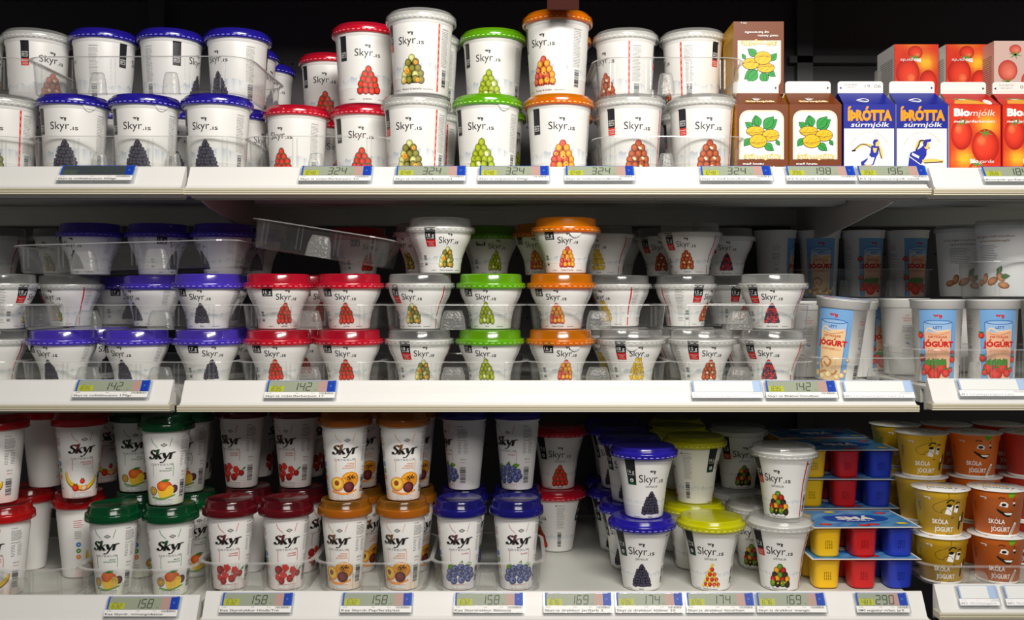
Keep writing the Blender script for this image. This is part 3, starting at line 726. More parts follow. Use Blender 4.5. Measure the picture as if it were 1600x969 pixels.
# ------------------------------------------------------------------ packs (each kind is built once, then copied with its parts)
def empty(name):
    o = bpy.data.objects.new(name, None); COL.objects.link(o); o.empty_display_size = .02
    return o
def lid_beads(g, R, z0, z1, n, col):
    a = Art(); c = tuple(min(255, x*.5+128) for x in col)
    for i in range(n):
        u = -PI*R+2*PI*R*i/n; a.rect(u, z0, u+2*PI*R/n*.55, z1, c)
    a.emit(g, cupmap(lambda z: R, R), base=.1)
PROTO = {}
def proto(key, name, parts):
    """parts: list of (name, G, children)"""
    r = empty(name)
    for n, g, kids in parts:
        o = g.build(n, r)
        for kn, kg in kids: kg.build(kn, o)
    PROTO[key] = r; r['fresh'] = 1
    return r
def spawn(key):
    r = PROTO[key]
    if r.get('fresh'):
        del r['fresh']; return r
    c = r.copy(); COL.objects.link(c)
    for k in ('label', 'category', 'group', 'kind'):
        if k in c: del c[k]
    for ch in list(r.children):
        d = ch.copy(); COL.objects.link(d); d.parent = c
        for g in ch.children:
            e = g.copy(); COL.objects.link(e); e.parent = d
    return c
# A: tall 500 g tub
PA = [(34.5, 0), (36, 0), (36.6, 1.5), (42.2, 92), (42.2, 92.2), (43.2, 93), (43.6, 100), (44.4, 105.6), (45.2, 106), (45.2, 106.6), (44, 106.8)]
LA = [(45.6, 97.5), (47.6, 98), (48, 99), (48, 105.5), (47.2, 107.2), (44.6, 107.4), (44, 107.8), (43.4, 111), (42.6, 111.4), (.1, 111.4)]
PB = [(25.5, 0), (26.8, 0), (27.4, 1.5), (28.6, 15), (31, 24), (35.4, 35), (39.6, 43), (42, 50), (42.8, 57), (44.6, 58.5), (44.8, 60.5), (44, 61)]
LB = [(44.8, 54), (46.8, 54.4), (47.4, 55.4), (47.4, 60.6), (46.6, 62), (43, 62.4), (42.4, 63), (41.8, 71.6), (40.8, 73.6), (39.6, 74), (.1, 74)]
PC = [(20.4, 0), (21.6, 0), (22, 1.5), (30.6, 90), (30, 94), (31.8, 97), (32, 103), (33.6, 108), (33.6, 108.6), (32.6, 109)]
LC = [(34.6, 99.6), (36.8, 100), (37.2, 101), (36.6, 108.4), (36, 109.6), (34, 110), (33.6, 110.6), (32.4, 117), (31.4, 120), (29.8, 120.6), (28.6, 120), (28, 119.6), (.1, 119.6)]
PD = [(23.8, 0), (25, 0), (25.6, 2), (28.4, 25), (31, 45), (34, 58), (37.6, 72), (39.6, 79), (40.6, 85), (42.6, 87.4), (42.6, 88.4), (41.6, 88.8)]
LD = [(43.4, 81.4), (45.8, 82), (46.4, 83), (46.4, 88), (45.6, 89.8), (42.6, 90.2), (42, 91), (41.6, 94.6), (40.6, 95.6), (39, 95.8), (.1, 95.8)]
PE = [(25.8, 0), (27, 0), (27.4, 1.5), (32.2, 98.6), (34.3, 99), (34.8, 109.2), (36, 109.8), (35.4, 111), (34.6, 111.2)]
PI_ = [(24, 0), (25.2, 0), (26, 1), (26.6, 3.2)]
def tub(kind_key, name, prof, lidprof, Rm, art, lid, bead=None, part='tub', body='tub_white', tab=None, n=44, lidtop=None):
    g = G(); lathe(g, prof, body, n); zt = prof[-1][1]
    g.add([(0, 0, zt*.001)]+[(prof[-1][0]*.001*math.cos(2*PI*i/24), prof[-1][0]*.001*math.sin(2*PI*i/24), zt*.001) for i in range(24)],
          [(0, 1+i, 1+(i+1) % 24) for i in range(24)], 'foil_white')
    r = rprof(prof); art.emit(g, cupmap(r, Rm))
    parts = [(part, g, [])]
    if lidprof:
        h = G(); lathe(h, lidprof, 'lid_'+lid, n)
        if bead: lid_beads(h, *bead, LIDC[lid])
        parts.append(('lid', h, []))
    if tab is not None:
        k = G(); a = Art(); a.poly(catmull([(tab-8, tab_z(prof)), (tab-5, tab_z(prof)-6), (tab, tab_z(prof)-8.5), (tab+5, tab_z(prof)-6), (tab+8, tab_z(prof)), (tab, tab_z(prof)+3), (tab-8, tab_z(prof))]), (246, 246, 244))
        a.emit(k, cupmap(r, Rm), base=1.5, m='foil_white'); parts.append(('foil_tab', k, []))
    return proto(kind_key, name, parts)
def tab_z(prof): return {106.8: 98, 61: 55, 109: 100, 88.8: 82}.get(prof[-1][1], 55)
for k, lid in (('blackberry', 'blue'), ('strawberry', 'red'), ('melon', 'clear'), ('pear', 'green'), ('peach', 'orange'), ('apple', 'clear')):
    tub('A_'+k, 'yogurt_tub', PA, LA, 40, art_A(k, lid == 'clear'), lid, (48, 99.6, 100.8, 40))
    if k in ('blackberry', 'pear', 'strawberry'): tub('A_'+k+'_tab', 'yogurt_tub', PA, LA, 40, art_A(k, False), lid, (48, 99.6, 100.8, 40), tab=30 if k != 'strawberry' else -34)
for k, lid, gr in (('blackberry', 'violet', '17'), ('strawberry', 'red', '16'), ('melon', 'clear', '18'), ('pear', 'green', '17'), ('peach', 'orange', '16'), ('apple', 'clear', '15'), ('banana', 'clear', '18'), ('mixed_berry', 'clear', '17')):
    tub('B_'+k, 'yogurt_cup', PB, LB, 38, art_B(k, lid == 'clear', gr), lid, (47.4, 57, 57.8, 36))
    if k in ('peach', 'banana', 'pear', 'blackberry'): tub('B_'+k+'_tab', 'yogurt_cup', PB, LB, 38, art_B(k, lid == 'clear', gr), lid, (47.4, 57, 57.8, 36), tab={'peach': 8, 'banana': -11, 'pear': -24, 'blackberry': -30}[k])
for k, lid in (('banana_strawberry', 'banana_red'), ('mango', 'darkgreen'), ('raspberry_cherry', 'darkred'), ('papaya_peach', 'gold'), ('blueberry', 'navy')):
    tub('C_'+k, 'drinking_yogurt_cup', PC, LC, 27, art_C(k), lid, None, part='cup')
for k, lid in (('strawberry', 'red'), ('blackberry', 'blue'), ('rasp_banana', 'yellow'), ('mango', 'clear')):
    tub('D_'+k, 'drinking_yogurt_cup', PD, LD, 34, art_D(k, lid == 'clear'), lid, (46.4, 84, 85, 36), part='cup')
def foil(g, r, z, seed, picture):
    """printed foil lid with a small pull tab"""
    lathe(g, [(r-.3, z-.3), (r, z), (r, z+.35), (.1, z+.35)], 'foil_white', 36)
    a = Art(); R = random.Random(seed); a.L = 1
    picture(a, R, r)
    a.emit(g, lambda u, v, off: (u*.001, v*.001, (z+.35+off)*.001), maxlen=20)
for k in ('strawberry', 'caramel'):
    g = G(); lathe(g, PE, 'tub_white'); art_E(k).emit(g, cupmap(rprof(PE), 30))
    h = G()
    def pic(a, R, r):
        a.disc(0, 0, r*.96, (150, 190, 226), 24); a.up()
        a.text('JÓGÚRT', 0, -4, 11, (206, 36, 34), w=52, bold=.04); a.disc(12, 18, 8, (250, 244, 240), 12); a.disc(-14, -18, 8, (206, 60, 44), 12)
    foil(h, 36.6, 111.4, 4, pic); proto('E_'+k, 'drinking_yogurt_cup', [('cup', g, []), ('foil_lid', h, [])])
for k, m in (('yellow', 'skola_yellow'), ('orange', 'skola_orange'), ('red', 'skola_red')):
    g = G(); pr = [(26.4, 3.2), (32.6, 52), (33.4, 52.4), (34.4, 61), (35.2, 62)]
    lathe(g, [(24.5, 0), (25.8, .2), (26.6, 1), (26.5, 3.3)], 'tub_white'); lathe(g, pr, m)
    art_I(k).emit(g, cupmap(rprof(pr), 30)); h = G()
    def pic(a, R, r):
        a.text('SKÓLA', -2, 3, 9, (240, 170, 50), w=34, bold=.02); a.text('JÓGÚRT', 2, -12, 9, (120, 120, 120), w=40, bold=.01)
        for i in range(10):
            an = R.random()*6.28; x, y = 27*math.cos(an), 27*math.sin(an); a.line([(x, y), (x+R.uniform(-5, 5), y+R.uniform(-5, 5))], 2, R.choice([(60, 110, 170), (240, 160, 40), (120, 120, 124)]), False)
    foil(h, 37.6, 62.2, 2, pic); proto('I_'+k, 'yogurt_pot', [('pot', g, []), ('foil_lid', h, [])])
# almond yogurt tub at the back
g = G(); pr = [(38, 0), (38.8, 1), (45, 100), (45, 104)]; lathe(g, pr, 'tub_white'); a = Art(); a.L = 1
a.text('Grísk jógúrt með möndlum', 0, 84, 3.4, (150, 90, 50), w=60); a.text('og karamellubragði', 2, 78, 3, (150, 90, 50), w=44); a.fine(-20, 50, 10, 74, 10, (90, 90, 92), 5, .35)
for x, y, r_, ro in ((-12, 26, 8, 1.2), (0, 22, 9, .5), (12, 28, 8, 2.2), (-22, 20, 8, .2), (16, 16, 8, -.2)): a.ball(x, y, r_, (190, 130, 84), (110, 62, 34), 12, r_*.6, ro); a.up(.3)
leaf(a, 8, 32, 13, 1.1, (70, 110, 60)); leaf(a, 12, 28, 13, .1, (70, 110, 60))
a.emit(g, cupmap(rprof(pr), 42)); h = G(); lathe(h, [(46, 98), (47.4, 99), (47.4, 105), (45, 106.4), (44, 109), (.1, 109)], 'lid_clear'); proto('F', 'yogurt_tub', [('tub', g, []), ('lid', h, [])])
# cartons
def carton(key, body, side, front_art, back_art=None):
    g = G(); k = .0345; S, A_, FN = .1, .122, .138
    B = [(-k, -k), (k, -k), (k, k), (-k, k)]
    mb, ms = body, side
    g.add([(x, y, 0) for x, y in B]+[(x, y, S) for x, y in B], [(3, 2, 1, 0), (0, 1, 5, 4), (2, 3, 7, 6)], mb, smooth=False)
    g.add([(x, y, 0) for x, y in B]+[(x, y, S) for x, y in B], [(1, 2, 6, 5), (3, 0, 4, 7)], ms, smooth=False)
    e = .031
    g.add([(-k, -k, S), (k, -k, S), (e, -.001, A_), (-e, -.001, A_), (k, k, S), (-k, k, S), (e, .001, A_), (-e, .001, A_)], [(0, 1, 2, 3), (4, 5, 7, 6)], mb, smooth=False)
    q = .012   # gable sides folded inwards
    g.add([(k, -k, S), (k, k, S), (e, 0, A_), (k-q, 0, S+.009)], [(0, 3, 2), (3, 1, 2), (0, 1, 3)], ms, smooth=False)
    g.add([(-k, -k, S), (-k, k, S), (-e, 0, A_), (-k+q, 0, S+.009)], [(0, 2, 3), (3, 2, 1), (0, 3, 1)], ms, smooth=False)
    mp = lambda u, v, off: (u*.001, -k-off*.001, v*.001) if v <= 100.001 else (u*.001, -k+(v-100)/22*k-off*.0009, v*.001+off*.0005)
    front_art.emit(g, mp, maxlen=9)
    bk = lambda u, v, off: tuple(c*s for c, s in zip(mp(u, v, off), (-1, -1, 1)))
    if back_art: back_art.emit(g, bk, maxlen=9)
    a = Art(); a.L = 1; a.fine(-28, 20, 28, 90, 22, (60, 46, 20) if side != 'paper_blue' else (220, 220, 230), 4, .4)
    a.emit(g, lambda u, v, off: (-k-off*.001, -u*.001, v*.001)); a.emit(g, lambda u, v, off: (k+off*.001, u*.001, v*.001))
    f = G(); r = .004
    pts = [(-e, A_-.001), (e, A_-.001)]+[(e-r+r*math.cos(i*PI/8), FN-r+r*math.sin(i*PI/8)) for i in range(5)]+[(-e+r-r*math.sin(i*PI/8), FN-r+r*math.cos(i*PI/8)) for i in range(5)]
    n = len(pts); vs = [(x, -.0012, z) for x, z in pts]+[(x, .0012, z) for x, z in pts]
    fs = [(i, (i+1) % n, n+(i+1) % n, n+i) for i in range(n)]+[tuple(range(n))[::-1], tuple(range(n, 2*n))]
    f.add(vs, fs, 'paper_white', smooth=False)
    a = Art(); a.L = 1
    c = {'paper_blue': (40, 50, 160)}.get(body, (60, 56, 54))
    if 'date' in key:
        a.poly([(-29, 129), (-26, 131), (-26, 127)], c); a.text('19. 06', 17, 129, 5, (110, 110, 112), w=22, bold=-.01); a.text('15.05 AKUREYRI', -14, 132.5, 2, (120, 120, 122)); a.text('10:07 5217', -12, 129, 2, (120, 120, 122))
        if 'red' in key: a.items = a.items[:1]; a.text('05.06 SELFOSS', -12, 132.5, 2.4, (150, 150, 150)); a.text('13:05 A01/17', -12, 128.5, 2.4, (150, 150, 150)); a.text('06.06', 17, 129, 5, (110, 110, 112), w=20)
    else: a.poly([(29, 129), (26, 131), (26, 127)], c)
    a.line([(-29, 124.5), (29, 124.5)], .4, (214, 212, 206), False)
    a.emit(f, lambda u, v, off: (u*.001, -.0012-off*.001, v*.001), maxlen=20)
    proto(key, 'milk_carton', [('carton_body', g, []), ('sealed_fin', f, [])])
mat('paper_white', (240, 239, 233), .4, .3); mat('paper_brown', (116, 56, 20), .4, .25); mat('paper_yellow', (222, 166, 20), .4, .3)
mat('paper_blue', (30, 40, 150), .4, .3); mat('paper_red', (192, 34, 26), .4, .3); mat('paper_pink', (214, 176, 166), .4)
carton('K_brown', 'paper_brown', 'paper_yellow', art_brown(), art_brown())
carton('K_blue_date', 'paper_blue', 'paper_blue', art_blue(0)); carton('K_blue', 'paper_blue', 'paper_white', art_blue(1))
carton('K_red', 'paper_red', 'paper_white', art_red(), art_red()); carton('K_red_date', 'paper_red', 'paper_red', art_red())
carton('K_pink', 'paper_pink', 'paper_pink', art_red(True))
# six-pack of small pots under one printed foil
def sixpack():
    cols = ('yellow', 'red', 'blue'); r = empty('yogurt_six_pack')
    for j in (1, 0):
        for i, c in enumerate(cols):
            g = G(); lathe(g, [(14, 0), (15.6, .6), (16.4, 3), (18.8, 36), (19.2, 36.4), (19.8, 40.4)], c+'_plastic', 32, 4)
            lathe(g, [(19.8, 40.4), (22.4, 41), (22.4, 41.6), (19, 41.6)], c+'_plastic', 32, 6)
            a = Art(); R = random.Random(i); a.L = 1; d = {'yellow': (90, 66, 10), 'red': (70, 10, 14), 'blue': (14, 20, 80)}[c]
            for q in range(4):
                for p in range(3):
                    for z in range(3): a.rect(-5+q*2.7, 12+p*4+z*1.1, -5+q*2.7+R.uniform(.5, 1.6), 12.6+p*4+z*1.1, d)
            a.emit(g, lambda u, v, off: (u*.001, -(16.4+(v-3)/33*2.4+off+.1)*.001, v*.001))
            o = g.build('pot', r, ((i-1)*.0495, (j-.5)*.052, 0))
            if True: o['label'] = c+' plastic pot'
    g = G(); t = .0416
    box(g, -.0735, .0735, -.052, .052, t, t+.0007, 'foil_white')
    a = Art(); a.L = 1
    R = random.Random(12)
    vs, cs, fs = [], [], []
    for j in range(9):
        for i in range(13):
            vs.append((-70+i*11.67, -48.5+j*12.1)); k = R.random(); cs.append((50+60*k, 120+50*k, 186+30*k))
            if i < 12 and j < 8: q = j*13+i; fs += [(q, q+1, q+14), (q, q+14, q+13)]
    a.tri(vs, fs, cs, False); a.up()
    for x, y, c in ((-60, 20, (240, 210, 60)), (-50, -34, (220, 60, 50)), (0, -40, (216, 50, 44)), (14, -36, (216, 50, 44)), (56, -30, (240, 214, 70)), (50, 30, (216, 60, 50)), (-20, 38, (240, 210, 70))):
        a.ball(x, y, 9, c, tuple(q*.7 for q in c), 10, 6); a.up(.2)
    a.poly(catmull([(-40, 10), (0, 22), (46, 10), (40, -14), (0, -24), (-38, -14), (-40, 10)]), (30, 80, 170)); a.up()
    a.text('SMÁ', 2, -8, 17, WH, w=50, bold=.05); a.text('JÓGÚRT', 2, -16, 5, WH, w=34, bold=.02)
    a.emit(g, lambda u, v, off: (u*.001, v*.001, t+.0007+off*.001), maxlen=30)
    g.build('foil_lid', r); PROTO['P'] = r; r['fresh'] = 1
sixpack()

# ------------------------------------------------------------------ clear trays
def rr(w, d, r, n=7):
    pts = []
    for cx, cy, q in ((w/2-r, d/2-r, 0), (-w/2+r, d/2-r, 1), (-w/2+r, -d/2+r, 2), (w/2-r, -d/2+r, 3)):
        for i in range(n+1): a_ = PI/2*(q+i/n); pts.append((cx+r*math.cos(a_), cy+r*math.sin(a_)))
    return pts
def loft(g, rings, m, cap=False, cx=0, cy=0):
    """rings: (w, d, r, z) in metres"""
    vs = []; n = 0
    for w_, d, r, z in rings:
        p = rr(w_, d, r); n = len(p); vs += [(x+cx, y+cy, z) for x, y in p]
    fs = [(j*n+i, j*n+(i+1) % n, (j+1)*n+(i+1) % n, (j+1)*n+i) for j in range(len(rings)-1) for i in range(n)]
    if cap: fs.append(tuple((len(rings)-1)*n+i for i in range(n)))
    g.add(vs, fs, m, smooth=False)
def tray(x0, x1, yf, depth, z, h, pitch, label, group, rot=0, tilt=0, cr=.03, hump=.62, dw=None):
    """x0, x1, yf: centres of the outer cups and of the front row"""
    w_, d = x1-x0+.088*pitch/.098, depth; R_ = cr; fl = .0048
    t = empty('clear_tray'); dw = dw or {.098: .022, .0965: .034, .0775: .026, .078: .016}[pitch]; t.location = ((x0+x1)/2, yf-.044*pitch/.098+d/2, ZC+z); t.rotation_euler = (0, math.radians(tilt), math.radians(rot))
    g = G(); loft(g, [(w_-.024, d-.024, R_-.008, .0006), (w_-.012, d-.012, R_-.006, .0008), (w_-.008, d-.008, R_-.004, .003), (w_-.001, d-.001, R_, h-.003), (w_, d, R_, h-.001)], 'clear_plastic')
    kk = round((x1-x0)/pitch)+1   # upright ribs that stiffen the front of each pocket
    for i in range(kk):
        xc = -((x1-x0)/2)+pitch*i
        for dx in (-.27, -.21, .21, .27):
            x = xc+dx*pitch; box(g, x-.0007, x+.0007, -d/2+.0002, -d/2+.0016, .006, h-.003, 'clear_plastic')
    g.build('tray_wall', t)
    g = G(); loft(g, [(w_, d, R_, h-.001), (w_+2*fl, d+2*fl, R_+fl, h-.0006), (w_+2*fl+.0006, d+2*fl+.0006, R_+fl, h-.0022)], 'clear_rim')
    loft(g, [(w_+2*fl, d+2*fl, R_+fl, h-.0006), (w_, d, R_, h-.0004)], 'clear_rim'); g.build('rim', t)
    k = round((x1-x0)/pitch)
    for i in range(k):
        x = -((x1-x0)/2)+pitch*(i+.5)
        g = G(); hh = h*hump; y = -d/2+.013*pitch/.098
        loft(g, [(dw, .018, .006, .001), (dw*.9, .015, .006, hh*.6), (dw*.72, .011, .005, hh*.95), (dw*.6, .007, .003, hh)], 'divider_plastic', True, x, y)
        g.build('divider', t)
    t['label'] = label; t['category'] = 'tray'; t['group'] = group
    return t

# ------------------------------------------------------------------ shelves, rails, tags, walls
def X(px, Y): return (px-800)*Y/F
def structure(o): o['kind'] = 'structure'; return o
g = G(); box(g, -2.2, 2.4, 1.74, 1.78, 0, ZC+1.0, 'perforated_wall'); structure(g.build('wall_back'))
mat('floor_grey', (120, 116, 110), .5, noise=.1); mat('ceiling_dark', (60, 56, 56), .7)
g = G(); box(g, -2.2, 2.4, -2.5, 1.78, -.03, 0, 'floor_grey'); structure(g.build('floor'))
g = G(); box(g, -2.2, 2.4, -2.5, 1.78, ZC+1.35, ZC+1.38, 'ceiling_dark'); structure(g.build('ceiling'))
for nm, px in (('trim_1', 247), ('trim_2', 1256)):
    x = X(px, 1.73); g = G(); box(g, x-.014, x+.014, 1.722, 1.7395, 0, ZC+.98, 'upright_grey'); structure(g.build(nm))
g = G(); box(g, X(1232, 1.73), 1.6, 1.722, 1.7395, .416, .428, 'upright_grey'); o = g.build('trim_3'); o.location.z = ZC; structure(o)
def bracket(x, zt, name='bracket', y0=1.27, parent=None):
    g = G(); pts = [(y0, zt), (1.735, zt), (1.735, zt-.058), (1.54, zt-.056), (1.48, zt-.050), (1.42, zt-.044), (1.36, zt-.037), (1.30, zt-.031), (y0, zt-.026)]
    prism(g, pts, x-.0016, x+.0016, 'bracket_grey')
    g.build(name, parent)
def shelf(x0, x1, zt, zs, dy, label, brackets=(), inset=.004):
    """zt: upper edge of the price rail, zs: surface the goods stand on (both from eye height); dy: rail shift towards the viewer"""
    s = empty('steel_shelf'); s.location = (0, 0, ZC)
    g = G(); box(g, x0+inset, x1-.004, 1.249, 1.735, zs-.0035, zs, 'shelf_steel')
    box(g, x0+inset, x1-.004, 1.249, 1.252, zs-.030, zs-.0035, 'shelf_steel'); box(g, x0+inset, x1-.004, 1.262, 1.29, zs-.022, zs-.0036, 'shelf_steel')
    box(g, x0+.03, x1-.03, 1.44, 1.50, zs-.016, zs-.0036, 'shelf_steel'); box(g, x0+inset, x1-.004, 1.70, 1.735, zs-.03, zs-.0036, 'shelf_steel')
    g.build('shelf_panel', s)
    y = 1.245-dy
    P = [(y+.0035, zs-.028), (y+.0035, zt-.001), (y+.001, zt), (y-.001, zt-.0008), (y-.004, zt-.006), (y-.0105, zt-.016), (y-.0165, zt-.0265), (y-.020, zt-.0285), (y-.0215, zt-.0295)]
    g = G(); prism(g, P+[(y-.0215, zt-.0300), (y-.005, zt-.0300)], x0, x1, 'rail_white'); g.build('price_rail', s)
    g = G(); Q = [(y-.005, zt-.0301), (y-.0215, zt-.0301), (y-.023, zt-.031), (y-.023, zt-.0325), (y-.0215, zt-.0332), (y-.0235, zt-.034), (y-.0235, zt-.0355), (y-.022, zt-.0362), (y-.0225, zt-.038), (y-.005, zt-.038)]
    prism(g, Q, x0-.003, x1+.003, 'rail_cream'); g.build('lower_lip', s)
    for b in brackets: bracket(b, zs-.004, parent=s)
    s['label'] = label; s['category'] = 'shelf'; s['group'] = 'steel shelves of the chiller'
    return s
SH = {'TL': (-1.25, -.4215, .1655, .153, .004), 'TC': (-.4165, .531, .1655, .153, 0), 'TR': (.540, 1.3, .1645, .152, 0),
      'ML': (-1.25, -.438, -.1105, -.124, .002), 'MC': (-.424, .516, -.1115, -.123, 0), 'MR': (.533, 1.3, -.108, -.120, .012),
      'BL': (-1.25, -.404, -.390, -.404, 0), 'BC': (-.3965, .531, -.385, -.3985, 0), 'BR': (.541, 1.3, -.3715, -.388, .014)}
SL = {'TL': 'white top shelf at left under tubs with blue lids', 'TC': 'long white top shelf in the middle under tubs of many lid colours and walnut cartons', 'TR': 'white top shelf at right under the red strawberry cartons',
      'ML': 'white middle shelf at left under small cups with violet lids', 'MC': 'long white middle shelf in the centre, its price rail brightly lit', 'MR': 'white middle shelf at right under strawberry drinking yogurt cups',
      'BL': 'white bottom shelf at left under cups with dark green lids', 'BC': 'long white bottom shelf in the centre with eight price displays', 'BR': 'white bottom shelf at right under yellow and orange pots'}
for k, v in SH.items():
    br = ()
    if k == 'TC': br = (-.410, .505)
    shelf(*v, SL[k], br, .027 if k == 'BR' else .004)
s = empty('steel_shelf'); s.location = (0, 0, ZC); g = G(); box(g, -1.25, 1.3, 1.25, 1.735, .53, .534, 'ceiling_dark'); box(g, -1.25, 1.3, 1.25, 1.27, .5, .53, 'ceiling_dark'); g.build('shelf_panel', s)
g = G(); box(g, -1.25, 1.3, 1.235, 1.2495, .5, .54, 'rail_white'); g.build('price_rail', s); s['label'] = 'dark underside of the shelf above the top row, at the upper edge'; s['category'] = 'shelf'
SEG = {'0': 'abcdef', '1': 'bc', '2': 'abged', '3': 'abgcd', '4': 'fgbc', '5': 'afgcd', '6': 'afgedc', '7': 'abc', '8': 'abcdefg', '9': 'abcdfg'}
def digits(a, s_, x, y, h, col, lw=None, slant=.12):
    w_ = h*.5; lw = lw or h*.13; gp = lw*.35
    for ch in s_:
        S = {'a': ((0, h), (w_, h)), 'd': ((0, 0), (w_, 0)), 'g': ((0, h/2), (w_, h/2)), 'f': ((0, h/2), (0, h)), 'b': ((w_, h/2), (w_, h)), 'e': ((0, 0), (0, h/2)), 'c': ((w_, 0), (w_, h/2))}
        for q in SEG[ch]:
            (p0, q0), (p1, q1) = S[q]; dx, dy = p1-p0, q1-q0; l = math.hypot(dx, dy)
            p0 += dx/l*gp; p1 -= dx/l*gp; q0 += dy/l*gp; q1 -= dy/l*gp
            a.line([(x+p0+q0*slant, y+q0), (x+p1+q1*slant, y+q1)], lw, col, False)
        x += w_*1.55
def tag(px0, px1, bay, price, unit, text, label, dark=False, pale=False, dz=0):  # pale: washed-out glare is put into the screen, strip and text colours
    x0_, x1_, zt, zs, dy = SH[bay]; Yc = 1.232-dy; w_ = (px1-px0)*Yc/F; cx = X((px0+px1)/2, Yc); W = w_*1000
    t = empty('price_display'); t.location = (cx, 1.2455-dy-.0030, ZC+zt-.002+dz); t.rotation_euler = (-math.radians(35), 0, 0)
    mp = lambda u, v, off: (u*.001, -.0052-off*.001, v*.001)
    g = G(); n = 3
    prism(g, [(-.0012, -.0265), (-.0052, -.0265), (-.0052, -.001), (-.0012, 0)], -w_/2, w_/2, 'tag_clear'); 
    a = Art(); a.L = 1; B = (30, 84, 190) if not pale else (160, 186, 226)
    a.rect(-W/2+2, -17.6, -W/2+6, -.8, B); a.rect(W/2-6, -17.6, W/2-2, -.8, B); a.up(); a.line([(-W/2+3, -1.2), (W/2-5, -1.2)], .5, B, False)
    a.emit(g, mp, maxlen=30); g.build('casing', t)
    g = G(); a = Art(); a.L = 2
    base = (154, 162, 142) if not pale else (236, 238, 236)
    if dark: base = (62, 70, 74)
    a.rect(-W/2+4, -17.4, W/2-13, -1.8, base)
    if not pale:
        a.up(); a.rect(W/2-24, -17.4, W/2-13, -1.8, (184, 150, 142) if not dark else base); a.rect(W/2-13, -17.4, W/2-4, -1.8, (24, 62, 168))
        a.rect(-W/2+4.5, -17.2, -W/2+24, -9, (180, 186, 56) if not dark else (70, 84, 84)); a.up()
        digits(a, unit, -W/2+8, -16, 5.6, (92, 100, 60), .6); a.text('kr/kg', -W/2+12, -9.2, 1.2, (90, 90, 70))
        digits(a, price, -W/2+W*.38, -15.6, 11, (66, 76, 70), 1.25); a.text('kr.', W*.20, -15.6, 2, (80, 90, 84))
        a.disc(W/2-8.5, -9, 1.5, (60, 110, 210), 8)
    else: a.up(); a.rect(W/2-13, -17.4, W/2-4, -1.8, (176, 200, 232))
    a.emit(g, mp, maxlen=30); g.build('screen', t)
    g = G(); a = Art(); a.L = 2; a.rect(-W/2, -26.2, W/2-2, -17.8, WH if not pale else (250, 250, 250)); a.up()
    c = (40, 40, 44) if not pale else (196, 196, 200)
    a.text(text, -W/2+1.5, -24.9, 2.9, c, align='l', w=min(W*.86, len(text)*2.75+6), bold=.012)
    a.text('4317090', -W/2+3, -20.2, 1.2, c, align='l'); a.text('1MAG', -W*.05, -20.2, 1.2, c); a.text('271.10', W*.17, -20.2, 1.2, c)
    a.bars(W*.26, -21.2, W*.46, -18.4, 4, c, True)
    a.emit(g, mp, maxlen=30); g.build('paper_strip', t)
    t['label'] = label; t['category'] = 'price tag'; t['group'] = 'price displays on the shelf rails'
DL = 'electronic price display '
